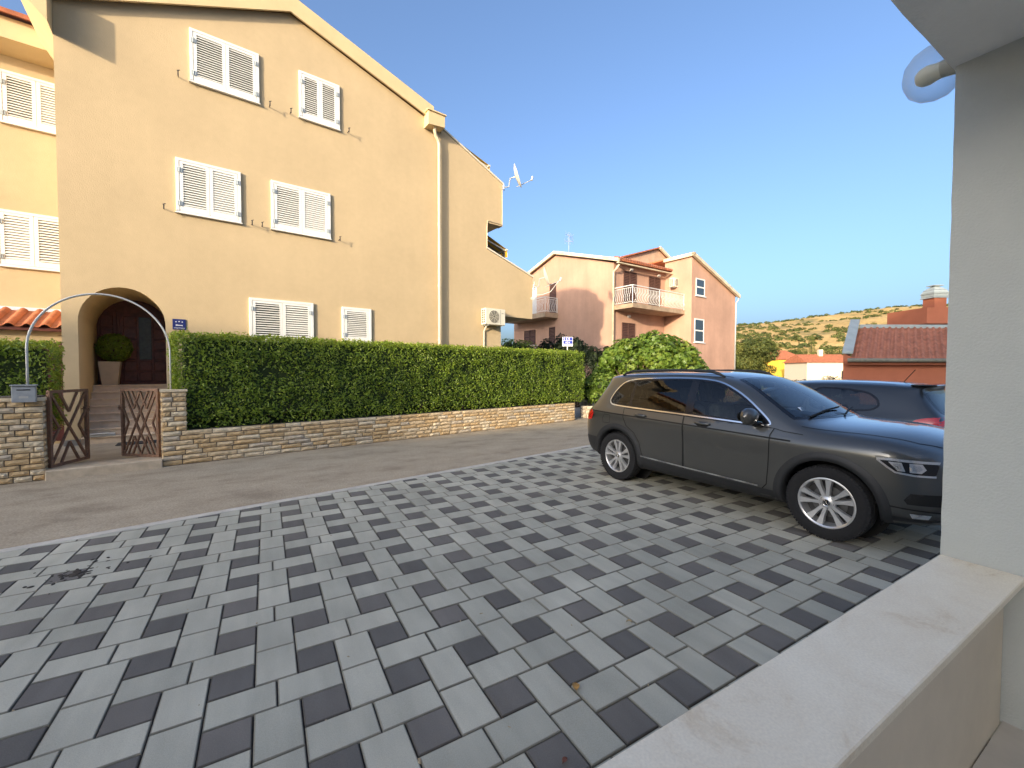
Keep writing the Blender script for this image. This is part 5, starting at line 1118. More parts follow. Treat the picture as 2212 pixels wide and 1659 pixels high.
wheel_cache = {}
def wheel(par, x, y, r_, rr, tw_, sd, spokes=True):
    """tyre and spoked alloy, axis along y, outside face towards sd"""
    w_ = bpy.data.objects.new('wheel', None); COL.objects.link(w_); w_.parent = par; w_.location = (x, y, r_); w_.empty_display_size = .1
    if sd < 0: w_.rotation_euler.z = math.pi
    key = (r_, rr)
    if key in wheel_cache:
        for nm, me in wheel_cache[key]: link(nm, me, w_)
        w_.rotation_euler.y = .3*random.random(); return w_
    Mx = Matrix.Rotation(R(-90), 4, 'X'); h = tw_/2; parts = []
    q = MB(); q.lathe([(rr-.004, -h*.8), (rr+.02, -h*.95), (r_-.05, -h), (r_-.018, -h*.9), (r_-.004, -h*.72), (r_-.001, -h*.36), (r_-.009, -h*.33), (r_-.009, -h*.29), (r_, -h*.26), (r_, h*.26), (r_-.009, h*.29), (r_-.009, h*.33), (r_-.001, h*.36), (r_-.004, h*.72), (r_-.018, h*.9), (r_-.05, h), (rr+.03, h*.96), (rr+.012, h*.9), (rr-.004, h*.8)], 72, Mx)
    for i in range(72):       # shoulder blocks
        a = i*2*math.pi/72
        q.box(-.010, .010, h*.70, h*.93, r_-.03, r_-.006, M=Matrix.Rotation(a, 4, 'Y'))
    ty = q.build('tyre', m_tyre, w_, auto=35); parts.append(('tyre', ty.data))
    q = MB(); q.lathe([(rr, h*.80), (rr+.006, h*.86), (rr-.004, h*.88), (rr-.014, h*.82), (rr-.022, h*.55), (rr-.03, -h*.5)], 64, Mx); parts.append(('rim', q.build('rim', m_alloy, w_, auto=40).data))
    q = MB(); q.lathe([(.001, -h*.2), (rr-.028, -h*.2)], 40, Mx); parts.append(('backing', q.build('backing', m_pocket, w_).data))
    q = MB(); q.lathe([(.05, -h*.1), (.15, -h*.1), (.15, -h*.02), (.05, -h*.02)], 40, Mx); parts.append(('brake_disc', q.build('brake_disc', mat('brake_grey', (.12, .12, .12), .5, .1, 20, metal=.6), w_, auto=40).data))
    if spokes:
        q = MB()
        for i in range(10):   # five pairs
            a = (i//2)*2*math.pi/5+(-.235 if i % 2 == 0 else .235); ca = (i//2)*2*math.pi/5
            def P(rad, ang, dy): return Vector((rad*math.sin(ang), dy, rad*math.cos(ang)))
            y0, y1 = h*.62, h*.80; r0, r1 = .058, rr-.010; b0 = ca+(-.26 if i % 2 == 0 else .26)
            for rad0, ang0, wd0, rad1, ang1, wd1, e0, e1 in ((r0, b0, .030, r1*.62, a, .030, y0+.004, y0+.008), (r1*.60, a, .030, r1, a-.06, .028, y0+.008, y1), (r1*.60, a, .030, r1, a+.06, .028, y0+.008, y1)):
                p0, p1 = P(rad0, ang0, e0), P(rad1, ang1, e1); d = (p1-p0).normalized(); s_ = d.cross(Vector((0, 1, 0))).normalized()
                q.add([p0+s_*wd0/2, p0-s_*wd0/2, p1-s_*wd1/2, p1+s_*wd1/2, p0+s_*wd0*.7+Vector((0, -.03, 0)), p0-s_*wd0*.7+Vector((0, -.03, 0)), p1-s_*wd1*.7+Vector((0, -.035, 0)), p1+s_*wd1*.7+Vector((0, -.035, 0))], [(0, 1, 2, 3), (0, 4, 5, 1), (2, 6, 7, 3), (1, 5, 6, 2), (3, 7, 4, 0)])
        parts.append(('spokes', q.build('spokes', m_alloy, w_).data))
    q = MB(); q.lathe([(.001, h*.70), (.034, h*.70), (.04, h*.66), (.072, h*.60), (.078, h*.4)], 28, Mx); parts.append(('hub', q.build('hub', m_alloy, w_, auto=40).data))
    q = MB(); q.lathe([(.001, h*.70+.002), (.033, h*.70+.002)], 28, Mx); parts.append(('hub_cap', q.build('hub_cap', m_blackgl, w_).data))
    q = MB(); yy = h*.70+.004; q.tube([(.03*math.cos(t), yy, .03*math.sin(t)) for t in np.linspace(0, 2*math.pi, 25)], .0022, 4, cap=False)
    for pts in ([(-.012, .024), (0, .004), (.012, .024)], [(-.024, .013), (-.012, -.022), (0, .002), (.012, -.022), (.024, .013)]): q.tube([(-a, yy, b) for a, b in pts], .0026, 4)
    parts.append(('emblem', q.build('emblem', m_chrome, w_).data))
    q = MB()
    for i in range(5): a = i*2*math.pi/5+.63; q.lathe([(.001, h*.63), (.0085, h*.63), (.009, h*.5)], 8, Matrix.Translation((.052*math.sin(a), 0, .052*math.cos(a))) @ Mx)
    parts.append(('wheel_bolts', q.build('wheel_bolts', m_pocket, w_).data))
    wheel_cache[key] = parts; return w_

def lerp_rows(rows): return rows
# --- grey estate-like SUV. rows from underside centre up to roof centre: (x, y, z)
def stn(x, ys, zs, xs=None): return [(x+(xs[i] if xs else 0), ys[i], zs[i]) for i in range(len(ys))]
Z0 = 0.
cageA = [
 # rear cap and corner
 [(.06, 0, .34), (.06, .55, .34), (.03, .66, .42), (.005, .69, .56), (-.005, .70, .74), (.01, .70, .92), (.03, .69, 1.0), (.075, .66, 1.10), (.16, .60, 1.30), (.20, .56, 1.475), (.16, .52, 1.535), (.145, .28, 1.56), (.14, 0, 1.565)],
 [(.13, 0, .29), (.13, .66, .29), (.11, .80, .38), (.09, .835, .56), (.07, .84, .74), (.09, .83, .92), (.10, .81, 1.0), (.15, .765, 1.10), (.26, .70, 1.30), (.34, .635, 1.475), (.30, .575, 1.55), (.28, .30, 1.58), (.28, 0, 1.585)],
 [(.40, 0, .24), (.40, .72, .24), (.38, .88, .33), (.37, .905, .52), (.37, .905, .74), (.37, .915, .90), (.37, .905, 1.005), (.40, .86, 1.11), (.46, .775, 1.31), (.52, .685, 1.49), (.50, .60, 1.565), (.50, .32, 1.60), (.50, 0, 1.605)],
 [(.93, 0, .21), (.93, .74, .21), (.93, .895, .29), (.93, .918, .50), (.93, .915, .74), (.93, .925, .90), (.93, .915, 1.0), (.93, .872, 1.10), (.93, .79, 1.32), (.95, .695, 1.515), (.95, .61, 1.585), (.95, .33, 1.622), (.95, 0, 1.628)],
 [(1.45, 0, .20), (1.45, .74, .20), (1.45, .89, .28), (1.45, .905, .47), (1.45, .90, .74), (1.45, .922, .905), (1.45, .91, .985), (1.45, .875, 1.085), (1.45, .79, 1.325), (1.45, .697, 1.532), (1.45, .615, 1.597), (1.45, .33, 1.632), (1.45, 0, 1.638)],
 [(2.05, 0, .20), (2.05, .74, .20), (2.05, .885, .28), (2.05, .90, .46), (2.05, .895, .74), (2.05, .92, .90), (2.05, .908, .97), (2.05, .875, 1.07), (2.05, .79, 1.32), (2.05, .695, 1.535), (2.05, .615, 1.595), (2.05, .33, 1.63), (2.05, 0, 1.636)],
 [(2.50, 0, .20), (2.50, .74, .20), (2.50, .885, .28), (2.50, .90, .46), (2.50, .895, .74), (2.50, .92, .89), (2.50, .907, .955), (2.50, .875, 1.055), (2.50, .80, 1.29), (2.48, .70, 1.50), (2.54, .61, 1.562), (2.60, .33, 1.595), (2.63, 0, 1.60)],
 [(2.90, 0, .20), (2.90, .74, .20), (2.90, .885, .28), (2.90, .90, .46), (2.90, .897, .74), (2.90, .92, .885), (2.90, .906, .945), (2.90, .875, 1.04), (2.88, .83, 1.17), (2.85, .765, 1.315), (2.93, .66, 1.365), (3.02, .35, 1.385), (3.06, 0, 1.39)],
 [(3.22, 0, .21), (3.22, .74, .21), (3.22, .888, .29), (3.22, .905, .47), (3.22, .905, .74), (3.22, .92, .875), (3.22, .907, .935), (3.22, .875, 1.015), (3.22, .855, 1.06), (3.24, .815, 1.105), (3.33, .69, 1.125), (3.43, .36, 1.135), (3.47, 0, 1.138)],
 [(3.40, 0, .21), (3.40, .74, .21), (3.40, .89, .30), (3.40, .91, .48), (3.40, .91, .74), (3.40, .92, .865), (3.40, .908, .925), (3.39, .872, .985), (3.38, .845, 1.025), (3.39, .795, 1.06), (3.44, .66, 1.09), (3.52, .35, 1.112), (3.56, 0, 1.118)],
 [(3.65, 0, .22), (3.65, .74, .22), (3.65, .893, .31), (3.65, .915, .50), (3.65, .913, .74), (3.65, .918, .855), (3.65, .905, .91), (3.65, .868, .96), (3.65, .83, .995), (3.65, .77, 1.02), (3.67, .62, 1.055), (3.72, .34, 1.085), (3.74, 0, 1.09)],
 [(4.0, 0, .23), (4.0, .70, .23), (4.0, .865, .32), (4.0, .895, .50), (4.0, .895, .70), (4.0, .895, .82), (4.0, .882, .87), (4.0, .845, .915), (4.0, .80, .95), (4.0, .73, .975), (4.02, .57, 1.015), (4.06, .32, 1.04), (4.08, 0, 1.045)],
 [(4.22, 0, .25), (4.22, .62, .25), (4.22, .78, .34), (4.235, .82, .50), (4.235, .82, .68), (4.225, .815, .78), (4.22, .80, .83), (4.21, .765, .875), (4.20, .72, .905), (4.20, .65, .925), (4.23, .50, .955), (4.27, .28, .975), (4.28, 0, .98)],
 [(4.38, 0, .28), (4.38, .50, .28), (4.39, .65, .36), (4.40, .68, .50), (4.40, .68, .66), (4.38, .68, .75), (4.36, .67, .80), (4.345, .64, .84), (4.335, .60, .868), (4.335, .53, .885), (4.365, .40, .91), (4.39, .22, .925), (4.40, 0, .93)],
 [(4.42, 0, .33), (4.44, .36, .33), (4.465, .45, .40), (4.475, .47, .50), (4.478, .47, .63), (4.462, .47, .71), (4.445, .46, .755), (4.43, .44, .79), (4.415, .41, .82), (4.41, .36, .84), (4.43, .27, .865), (4.445, .15, .88), (4.45, 0, .885)],
]
def rx(x, z):       # short upright tail: pull everything behind the rear axle forward, the roof end most
    if x >= .93: return x
    k_ = .86-.24*min(1, max(0, (z-.95)/.5)); return .93-(.93-x)*k_
def wz(poly): return [(rx(x, z), z) for x, z in poly]
def lift(x, z):     # high square nose
    t_ = min(1, max(0, (x-3.45)/.6)); return z+.06*t_*min(1, max(0, (z-.45)/.4))
cageA = [[(rx(x, z), y, lift(x, z)) for x, y, z in st] for st in cageA]
rh_, fh_ = gp((1550+272/2.011)*.79, (950+597/2.011)*.79, .355), gp((1550+1408/2.011)*.79, (950+855/2.011)*.79, .355)
cdir = (fh_-rh_); cdir.z = 0; cdir.normalize(); cleft = Vector((-cdir.y, cdir.x, 0))
org = rh_-cdir*.93+cleft*.90; org.z = 0
m_pg = paint('graphite_paint', (.085, .085, .080), .6)
A = Car('grey_suv', 'dark grey five door car with roof rails parked nose towards the porch', cageA, m_pg, org, math.atan2(cdir.y, cdir.x))
WX = [.93, 3.61]; WR = .356
win_out = smooth_poly(wz([(3.10, 1.035), (2.5, 1.058), (2.0, 1.075), (1.2, 1.098), (.86, 1.113), (.73, 1.13), (.67, 1.20), (.77, 1.36), (.95, 1.475), (1.2, 1.512), (1.7, 1.532), (2.15, 1.53), (2.45, 1.492), (2.75, 1.345), (3.06, 1.105)]), 2)
def shrink(poly, d):
    out = []; n = len(poly)
    for i in range(n):
        a, b, c = Vector(poly[i-1]), Vector(poly[i]), Vector(poly[(i+1) % n]); t = (c-a).normalized(); nrm = Vector((-t.y, t.x)); out.append(b+nrm*d)
    return [tuple(v) for v in out]
ar_ = sum(win_out[i-1][0]*win_out[i][1]-win_out[i][0]*win_out[i-1][1] for i in range(len(win_out)))
sgn = 1 if ar_ > 0 else -1
win_in = shrink(win_out, sgn*.028); win_hole = shrink(win_out, sgn*.02)
ws_poly = smooth_poly([(-.60, 2.72-.0), (-.30, 2.80), (0, 2.82), (.30, 2.80), (.60, 2.72), (.70, 3.02), (.745, 3.27), (.5, 3.40), (0, 3.46), (-.5, 3.40), (-.745, 3.27), (-.70, 3.02)], 1)
def ws_from(pts3):  # x,y,z on the shell -> (u, v)
    return [(p[1], p[0]+(2.6-p[2])*(.55/.835)-1.2) for p in pts3]
ws_poly = ws_from([(2.62, -.55, 1.56), (2.68, -.3, 1.585), (2.70, 0, 1.59), (2.68, .3, 1.585), (2.62, .55, 1.56), (2.95, .655, 1.35), (3.26, .745, 1.125), (3.36, .58, 1.125), (3.44, .3, 1.132), (3.47, 0, 1.134), (3.44, -.3, 1.132), (3.36, -.58, 1.125), (3.26, -.745, 1.125), (2.95, -.655, 1.35)])
rw_poly = smooth_poly([(-.60, 1.08), (.60, 1.08), (.57, 1.30), (.50, 1.45), (-.50, 1.45), (-.57, 1.30)], 1)
arches = [(x, .37, .415) for x in WX]
def inset(poly, k):
    cx_, cy_ = sum(p[0] for p in poly)/len(poly), sum(p[1] for p in poly)/len(poly); return [(cx_+(p[0]-cx_)*k, cy_+(p[1]-cy_)*k) for p in poly]
A.finish_shell([win_hole], [inset(ws_poly, .96)], [inset(rw_poly, .95)], arches)
for sd in (-1, 1):
    f0 = lambda o_: (lambda x, z: A.side(x, z, sd, o_))
    # glass in three panes, black pillars, bright surround
    def cutx(poly, a, b): p = clip(poly, lambda q: q[0]-a); return clip(p, lambda q: b-q[0])
    A.panel('front_window', cutx(win_in, 2.16, 4), f0(.001), g_clear, .06); A.panel('rear_window', cutx(win_in, 1.17, 2.05), f0(.001), g_tint, .06); A.panel('quarter_window', cutx(win_in, .3, 1.13), f0(.001), g_tint, .06)
    A.panel('pillar_trim', cutx(win_in, 2.05, 2.16), f0(.002), m_blackgl, .04); A.panel('pillar_trim', cutx(win_in, 1.13, 1.17), f0(.002), m_blackgl, .04)
    A.strip('window_gasket', shrink(win_out, sgn*.018), .026, f0(.003), m_blackgl, closed=True); A.strip('chrome_surround', win_out, .016, f0(.006), m_chrome, closed=True)
    # doors
    fd = [(3.13, 1.02), (3.10, .95), (3.085, .60), (3.07, .42), (3.0, .335), (2.065, .335), (2.06, .95), (2.06, 1.055)]
    rd = [(2.05, 1.055), (2.05, .335), (1.46, .335), (1.405, .47), (1.36, .62), (1.27, .745), (1.13, .835), (1.07, .95), (1.06, 1.085)]
    for nm, pl_, hx in (('door', fd, 2.22), ('door', rd, 1.28)):
        d_ = A.panel(nm, pl_, f0(.0025), m_pg, .05); A.strip('door_gap', pl_, .011, f0(.0032), m_gap, par=d_, closed=True, st=.04)
        q = MB(); hz = .985 if hx > 2 else 1.0; pts = [A.side(hx+t, hz-.01*t, sd, .022 if 0 < i < 3 else .004) for i, t in enumerate((-.0, .03, .17, .20))]
        q.tube(pts, [.012, .016, .016, .012], 8); q.build('handle', m_pg, d_, smooth=True)
        A.panel('handle_cup', smooth_poly([(hx+.02, hz-.035), (hx+.18, hz-.038), (hx+.18, hz+.02), (hx+.02, hz+.024)], 1), f0(.004), m_gap, .04, par=d_)
    A.strip('crease_shade_strip', [(.36, 1.005), (1.0, .985), (2.0, .955), (2.9, .925), (3.30, .912)], .016, f0(.0045), m_gap); A.strip('sill_trim', [(1.36, .435), (2.2, .405), (2.98, .385)], .016, f0(.007), m_chrome)  # black strip paints the shade line along the flank crease
    # black lower cladding: sill and wheel arches
    A.panel('sill_cladding', [(1.33, .415), (2.2, .385), (3.15, .365), (3.15, .235), (1.33, .235)], f0(.006), m_clad, .06)
    for wx in WX:
        out = [(wx+.475*math.cos(a), .37+.475*math.sin(a)) for a in np.linspace(-.30, math.pi+.30, 40)]; inn = [(wx+.395*math.cos(a), .37+.395*math.sin(a)) for a in np.linspace(math.pi+.30, -.30, 40)]
        q = MB(); n = 40; vs = []
        for k, (a, b) in enumerate(zip(out, inn[::-1])):
            mid = ((a[0]+b[0])/2, (a[1]+b[1])/2); pa, pm, pb = A.side(*a, sd, .004), A.side(*mid, sd, .016), A.side(*b, sd, .014); yb = pb.copy(); yb.y = sd*(abs(pb.y)-.13); vs += [pa, pm, pb, yb]
        q.add(vs, [(4*i+k, 4*i+4+k, 4*i+5+k, 4*i+1+k) for i in range(n-1) for k in range(3)]); q.build('arch_cladding', m_clad, A.root, smooth=True)
        q = MB(); q.add([Vector((wx+.415*math.cos(a), sd*yy, .37+.415*math.sin(a))) for yy in (.80, .52) for a in np.linspace(-.3, math.pi+.3, 24)], [(i, i+1, 25+i-1+0, 24+i) for i in range(23)]); 
        q.add([Vector((wx, sd*.52, .37))]+[Vector((wx+.42*math.cos(a), sd*.52, .37+.42*math.sin(a))) for a in np.linspace(0, 2*math.pi, 24)], [(0, i, i+1) for i in range(1, 24)]); q.build('wheel_well', m_gap, A.root)
        wheel(A.root, wx, sd*.80, WR, .236, .20, sd)
    # head and tail lamps
    hl = smooth_poly([(3.965, .862), (4.04, .80), (4.10, .745), (4.22, .728), (4.33, .728), (4.345, .850), (4.20, .858), (4.06, .866)], 1)
    lampo = A.panel('headlight', hl, f0(.004), m_blackgl, .03)
    A.strip('lamp_edge', [(3.985, .855), (4.06, .858), (4.20, .852), (4.34, .845)], .02, f0(.010), m_lampg, par=lampo); A.strip('lamp_edge', [(3.99, .848), (4.05, .795), (4.105, .752), (4.22, .736), (4.33, .736)], .016, f0(.010), m_lampg, par=lampo)
    for pl_ in ([(4.06, .838), (4.14, .838), (4.165, .765), (4.12, .765)], [(4.185, .835), (4.255, .835), (4.28, .79), (4.255, .758), (4.19, .76)]):
        A.panel('lamp_unit', pl_, f0(.009), m_lampg, .03, par=lampo); A.panel('lamp_core', inset(pl_, .6), f0(.012), m_lens, .03, par=lampo)
    A.panel('front_intake', [(4.16, .52), (4.20, .58), (4.40, .585), (4.40, .485), (4.18, .485)], f0(.005), m_gap, .03); A.panel('fog_lamp', [(4.19, .405), (4.31, .405), (4.29, .365), (4.20, .362)], f0(.006), m_lampg, .03)
    A.strip('bumper_seam', [(3.98, .46), (4.15, .445), (4.38, .43)], .012, f0(.005), m_gap); A.panel('bumper_cladding', [(4.02, .37), (4.02, .25), (4.40, .29), (4.40, .345), (4.2, .35)], f0(.005), m_clad, .05); A.panel('bumper_cladding', wz([(.12, .60), (.44, .60), (.47, .46), (.49, .30), (.25, .28), (.10, .34)]), f0(.006), m_clad, .05)
    tp = A.panel('tail_lamp', smooth_poly(wz([(.10, .84), (.10, 1.005), (.33, 1.0), (.30, .85)]), 1), f0(.006), m_red, .04)
    A.strip('fuel_flap' if sd < 0 else 'wing_seam', wz([(.62, .84), (.78, .84), (.79, .96), (.64, .965), (.61, .9)]), .006, f0(.004), m_gap, closed=True, st=.03)
    A.strip('fender_seam', [(3.13, 1.02), (3.22, 1.0), (3.4, .985)], .006, f0(.004), m_gap)
    # mirror
    mpt = A.side(3.0, 1.045, sd, 0); q = MB(); prof = [(-.13, .012), (-.11, .065), (-.03, .092), (.05, .088), (.10, .05), (.118, .004)]
    Mm = Matrix.Translation((2.92, sd*1.02, 1.135)) @ Matrix.Rotation(R(90), 4, 'X') @ Matrix.Rotation(R(90), 4, 'Y')
    q.lathe([(max(.001, b), a) for a, b in prof], 18, Matrix.Translation((2.93, sd*1.0, 1.135)) @ Matrix.Diagonal((.85, 1, 1.02, 1)) @ Matrix.Rotation(R(90), 4, 'X')); mi = q.build('mirror', m_pg, A.root, smooth=True)
    q = MB(); q.tube([mpt, Vector((2.97, sd*.93, 1.055)), Vector((2.95, sd*.97, 1.08))], [.03, .035, .04], 8); q.build('mirror_foot', m_blackgl, mi, smooth=True); q = MB(); q.lathe([(.001, 0), (.075, 0)], 16, Matrix.Translation((2.852, sd*1.0, 1.135)) @ Matrix.Diagonal((1, 1.25, .85, 1)) @ Matrix.Rotation(R(90), 4, 'Y')); q.build('mirror_glass', m_chrome, mi)
    # roof rail
    rp_ = []
    for i, x in enumerate(np.linspace(.78, 2.42, 20)):
        e = min(i, 19-i); p = A.top(x, sd*.60, 0); rp_.append(p+Vector((0, 0, (.006, .035, .05)[min(e, 2)])))
    q = MB(); q.tube(rp_, [.012]+[.019]*18+[.012], 8); rl = q.build('roof_rail', m_clad, A.root, smooth=True)
    A.strip('roof_seam', [(.72, sd*.535), (1.5, sd*.55), (2.5, sd*.55)], .012, lambda x, y: A.top(x, y, .002), m_gap)
    A.strip('bonnet_seam', [(3.36, sd*.81), (3.65, sd*.765), (4.0, sd*.70), (4.2, sd*.62), (4.32, sd*.5)], .008, lambda x, y: A.top(x, y, .002), m_gap)
A.strip('windscreen_frame', ws_poly, .05, lambda u, v: A.wsp(u, v, .002), m_blackgl, closed=True); A.panel('windscreen', inset(ws_poly, .975), lambda u, v: A.wsp(u, v, .004), g_ws, .07)
A.strip('rear_glass_frame', rw_poly, .05, lambda u, v: A.rear(u, v, .002), m_blackgl, closed=True); A.panel('rear_glass', inset(rw_poly, .97), lambda u, v: A.rear(u, v, .003), g_tint, .07)
A.panel('grille', smooth_poly([(-.55, .70), (.55, .70), (.58, .82), (.45, .85), (-.45, .85), (-.58, .82)], 1), lambda u, v: A.front(u, v, .004), m_gap, .06)
for z in (.735, .78, .82): A.strip('grille_bar', [(-.5, z), (.5, z)], .012, lambda u, v: A.front(u, v, .010), m_chrome)
A.panel('lower_grille', [(-.5, .36), (.5, .36), (.45, .5), (-.45, .5)], lambda u, v: A.front(u, v, .004), m_gap, .06)
A.panel('tailgate_plate', [(-.26, .80), (.26, .80), (.26, .91), (-.26, .91)], lambda u, v: A.rear(u, v, .006), m_shut, .06)
# wipers, permit sticker, cabin
for (a, b) in (((-.62, 3.33), (.02, 3.44)), ((-.05, 3.44), (.62, 3.36))):
    q = MB(); pa = A.top(a[1]+.02, a[0], .02); pb = A.top(b[1]-.08, b[0], .03); q.tube([pa, (pa+pb)/2+Vector((0, 0, .012)), pb], .010, 5); q.build('wiper', m_gap, A.root)
q = MB(); c_ = A.wsp(*ws_from([(3.2, -.52, 1.165)])[0], .001); q.add([c_+Vector((a*.03*.7, b*.05, -a*.03*.6)) for a, b in ((-1, -1), (-1, 1), (1, 1), (1, -1))], [(0, 1, 2, 3)]); q.build('windscreen_sticker', m_sw, A.root)
def seat(par, x, y, w_=.5, head=True):
    q = MB(); q.box(x-.05, x+.48, y-w_/2, y+w_/2, .42, .60, b=.05); Mt = Matrix.Translation((x, y, .56)) @ Matrix.Rotation(R(-14), 4, 'Y'); q.box(-.09, .07, -w_/2, w_/2, 0, .62, M=Mt, b=.05)
    if head: q.box(-.06, .05, -.13, .13, .67, .86, M=Mt, b=.045); q.tube([Mt @ Vector((0, -.06, .6)), Mt @ Vector((0, -.06, .7))], .008, 5); q.tube([Mt @ Vector((0, .06, .6)), Mt @ Vector((0, .06, .7))], .008, 5)
    q.build('seat', m_seat, par, auto=40)
for y in (-.37, .37): seat(A.root, 1.93, y)
for y in (-.42, 0, .42): seat(A.root, 1.05, y, .44)
q = MB(); q.box(2.75, 3.3, -.72, .72, .55, .96, b=.06); q.build('dashboard', m_trimi, A.root); q = MB(); q.box(.3, 3.3, -.72, .72, .34, .42); q.box(.35, .8, -.7, .7, .43, .98); q.build('cabin_floor', m_trimi, A.root)
q = MB(); q.tube([Vector((2.62, .37, .95))+Vector((.075*math.cos(t), .185*math.sin(t), .17*math.cos(t))) for t in np.linspace(0, 2*math.pi, 33)], .016, 6, cap=False); q.tube([(2.62, .20, .95), (2.62, .54, .95)], .014, 5); q.tube([(2.62, .37, .95), (2.8, .37, .88)], .03, 6); q.build('steering_wheel', m_trimi, A.root, smooth=True)
q = MB(); q.box(2.62, 2.66, -.1, .1, 1.42, 1.48, b=.01); q.build('rear_view_mirror', m_trimi, A.root)

# --- dark blue three door hatchback standing behind, tail to the porch
def cageG():
    C = [
 [(.08, 0, .30), (.08, .50, .30), (.04, .62, .38), (.01, .66, .52), (.0, .67, .68), (.03, .66, .82), (.06, .65, .90), (.10, .62, .98), (.24, .56, 1.16), (.34, .52, 1.32), (.30, .47, 1.385), (.28, .25, 1.405), (.28, 0, 1.41)],
 [(.15, 0, .25), (.15, .62, .25), (.12, .77, .35), (.10, .80, .52), (.09, .81, .68), (.11, .80, .82), (.13, .785, .90), (.18, .745, .98), (.36, .67, 1.17), (.50, .60, 1.33), (.46, .53, 1.40), (.44, .28, 1.425), (.44, 0, 1.43)],
 [(.42, 0, .20), (.42, .68, .20), (.40, .845, .30), (.40, .875, .50), (.40, .875, .68), (.40, .878, .82), (.40, .865, .90), (.44, .82, .98), (.58, .735, 1.17), (.70, .64, 1.35), (.68, .555, 1.425), (.66, .30, 1.452), (.66, 0, 1.457)],
 [(.80, 0, .18), (.80, .70, .18), (.80, .86, .27), (.80, .885, .48), (.80, .885, .68), (.80, .888, .82), (.80, .875, .895), (.80, .83, .97), (.88, .75, 1.18), (.96, .655, 1.37), (.95, .57, 1.44), (.95, .30, 1.468), (.95, 0, 1.474)]]
    for x in (1.35, 1.85): C.append([(x, 0, .18), (x, .70, .18), (x, .855, .26), (x, .875, .45), (x, .875, .68), (x, .888, .815), (x, .875, .885), (x, .83, .955), (x, .75, 1.18), (x, .66, 1.385), (x, .575, 1.452), (x, .30, 1.48), (x, 0, 1.486)])
    C += [[(2.30, 0, .18), (2.30, .70, .18), (2.30, .855, .26), (2.30, .875, .45), (2.30, .875, .68), (2.30, .888, .81), (2.30, .875, .88), (2.30, .83, .945), (2.30, .755, 1.16), (2.28, .665, 1.36), (2.34, .57, 1.42), (2.40, .30, 1.45), (2.43, 0, 1.455)],
 [(2.75, 0, .18), (2.75, .70, .18), (2.75, .855, .26), (2.75, .875, .45), (2.75, .875, .68), (2.75, .888, .80), (2.75, .875, .87), (2.75, .83, .93), (2.74, .79, 1.06), (2.72, .725, 1.19), (2.80, .62, 1.24), (2.90, .33, 1.26), (2.94, 0, 1.265)],
 [(3.10, 0, .19), (3.10, .70, .19), (3.10, .86, .27), (3.10, .88, .46), (3.10, .88, .68), (3.10, .885, .79), (3.10, .87, .855), (3.10, .83, .91), (3.10, .81, .945), (3.12, .775, .985), (3.22, .66, 1.01), (3.32, .35, 1.025), (3.36, 0, 1.03)],
 [(3.55, 0, .20), (3.55, .70, .20), (3.55, .865, .29), (3.55, .885, .48), (3.55, .88, .66), (3.55, .878, .75), (3.55, .86, .80), (3.55, .82, .845), (3.55, .78, .875), (3.56, .72, .90), (3.60, .58, .93), (3.65, .32, .955), (3.67, 0, .96)],
 [(3.95, 0, .22), (3.95, .60, .22), (3.95, .76, .31), (3.96, .80, .48), (3.96, .79, .62), (3.95, .785, .68), (3.94, .765, .72), (3.93, .73, .755), (3.92, .69, .78), (3.92, .62, .80), (3.95, .48, .83), (3.98, .26, .85), (3.99, 0, .855)],
 [(4.14, 0, .28), (4.16, .36, .28), (4.18, .46, .36), (4.19, .48, .48), (4.19, .48, .58), (4.17, .48, .63), (4.155, .47, .66), (4.14, .44, .69), (4.13, .41, .71), (4.125, .36, .725), (4.14, .27, .745), (4.15, .15, .76), (4.155, 0, .765)]]
    return C
g_golf = glassy('dark_side_glass', (.42, .48, .46), .8, ior=1.9)
m_nb = paint('midnight_paint', (.03, .034, .038), .4)
G0 = Vector((9.35, -.70, 0)); ga = R(90.5)
G = Car('dark_hatchback', 'dark blue three door hatchback parked behind the grey car, tail towards the porch', cageG(), m_nb, G0, ga)
gw_out = smooth_poly([(2.98, .945), (2.2, .965), (1.9, .972), (1.86, 1.15), (1.84, 1.355), (2.1, 1.355), (2.35, 1.315), (2.62, 1.19), (2.92, .99)], 2)
gq_out = smooth_poly([(1.80, .975), (1.2, .99), (.92, 1.0), (.80, 1.08), (.84, 1.20), (.98, 1.30), (1.3, 1.35), (1.78, 1.36)], 2)
def orient(p):
    a = sum(p[i-1][0]*p[i][1]-p[i][0]*p[i-1][1] for i in range(len(p))); return 1 if a > 0 else -1
gws = ws_from([(2.40, -.5, 1.42), (2.48, -.25, 1.44), (2.50, 0, 1.445), (2.48, .25, 1.44), (2.40, .5, 1.42), (2.80, .61, 1.23), (3.13, .69, 1.02), (3.30, .35, 1.025), (3.35, 0, 1.028), (3.30, -.35, 1.025), (3.13, -.69, 1.02), (2.80, -.61, 1.23)])
grw = smooth_poly([(-.56, .99), (.56, .99), (.52, 1.16), (.46, 1.30), (-.46, 1.30), (-.52, 1.16)], 1); GX = [.78, 3.355]
G.finish_shell([shrink(gw_out, orient(gw_out)*.014), shrink(gq_out, orient(gq_out)*.014)], [inset(gws, .96)], [inset(grw, .95)], [(x, .33, .36) for x in GX])
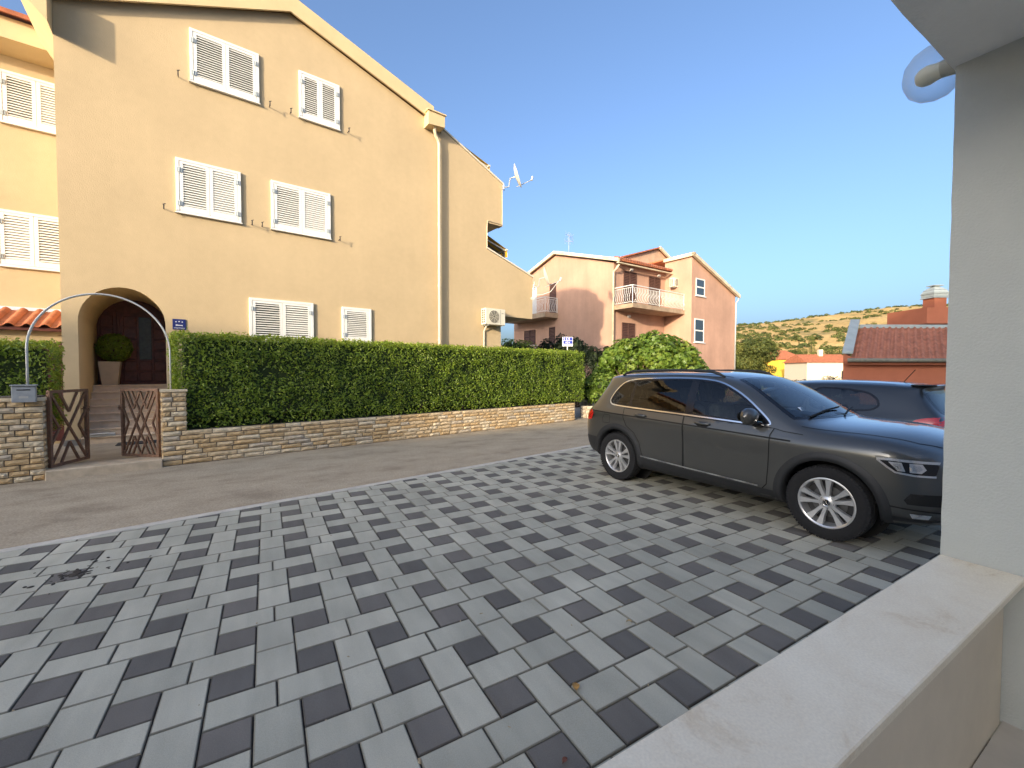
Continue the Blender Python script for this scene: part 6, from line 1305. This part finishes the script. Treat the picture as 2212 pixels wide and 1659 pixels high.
for sd in (-1, 1):
    f0 = lambda o_: (lambda x, z: G.side(x, z, sd, o_))
    for nm, pl_ in (('front_window', gw_out), ('quarter_window', gq_out)):
        G.panel(nm, shrink(pl_, orient(pl_)*.02), f0(.001), g_golf, .06); G.strip('window_gasket', shrink(pl_, orient(pl_)*.008), .03, f0(.003), m_blackgl, closed=True)
    d_ = G.panel('door', [(3.02, .90), (2.98, .55), (2.9, .28), (1.86, .28), (1.82, .6), (1.83, .955), (2.2, .95)], f0(.0025), m_nb, .06); G.strip('door_gap', [(1.845, 1.38), (1.83, .955), (1.82, .6), (1.86, .28), (2.9, .28), (2.98, .55), (3.02, .90), (3.03, .93)], .010, f0(.004), m_gap, par=d_)
    q = MB(); q.tube([G.side(1.95+t, .84, sd, .02 if 0 < i < 3 else .002) for i, t in enumerate((0, .03, .17, .2))], .013, 8); q.build('handle', m_nb, d_, smooth=True)
    tl_ = G.panel('tail_lamp', smooth_poly([(.10, .80), (.08, .955), (.22, .955), (.36, .92), (.42, .86), (.36, .80)], 1), f0(.007), m_red, .04); G.panel('reverse_lamp', smooth_poly([(.10, .765), (.10, .802), (.34, .802), (.40, .82), (.37, .775)], 1), f0(.010), m_lampg, .03, par=tl_)
    G.panel('headlight', smooth_poly([(3.78, .62), (3.80, .72), (4.05, .70), (4.08, .60)], 1), f0(.006), m_lampg, .05); G.strip('side_shade_strip', [(.45, .80), (1.5, .79), (3.0, .77)], .006, f0(.003), m_gap)  # dark side line is painted crease shade laid over the shell
    for wx in GX:
        q = MB(); q.add([Vector((wx, sd*.52, .33))]+[Vector((wx+.37*math.cos(a), sd*.52, .33+.37*math.sin(a))) for a in np.linspace(0, 2*math.pi, 24)], [(0, i, i+1) for i in range(1, 24)]); q.build('wheel_well', m_gap, G.root); wheel(G.root, wx, sd*.775, .316, .215, .2, sd)
    q = MB(); q.lathe([(max(.001, b), a) for a, b in [(-.12, .012), (-.1, .06), (-.02, .08), (.06, .07), (.11, .004)]], 16, Matrix.Translation((2.85, sd*.95, 1.03)) @ Matrix.Rotation(R(90), 4, 'X')); q.build('mirror', m_nb, G.root, smooth=True)
    G.strip('roof_seam', [(.7, sd*.50), (1.5, sd*.515), (2.3, sd*.505)], .01, lambda x, y: G.top(x, y, .002), m_gap)
G.strip('windscreen_frame', gws, .05, lambda u, v: G.wsp(u, v, .002), m_blackgl, closed=True); G.panel('windscreen', inset(gws, .975), lambda u, v: G.wsp(u, v, .004), g_ws, .07)
G.strip('rear_glass_frame', grw, .06, lambda u, v: G.rear(u, v, .002), m_blackgl, closed=True); G.panel('rear_glass', inset(grw, .97), lambda u, v: G.rear(u, v, .003), g_tint, .07)
q = MB(); q.box(.22, .52, -.52, .52, 1.405, 1.43, b=.01); q.build('spoiler', m_nb, G.root); q = MB(); q.tube([G.top(.75, 0, 0), G.top(.75, 0, 0)+Vector((-.14, 0, .2))], .006, 5); q.build('aerial', m_gap, G.root)
for y in (-.36, .36): seat(G.root, 1.75, y, .48)
for y in (-.35, .35): seat(G.root, .98, y, .5)
q = MB(); q.box(2.6, 3.15, -.68, .68, .5, .88, b=.06); q.build('dashboard', m_trimi, G.root); q = MB(); q.box(.3, 3.1, -.68, .68, .30, .38); q.build('cabin_floor', m_trimi, G.root)
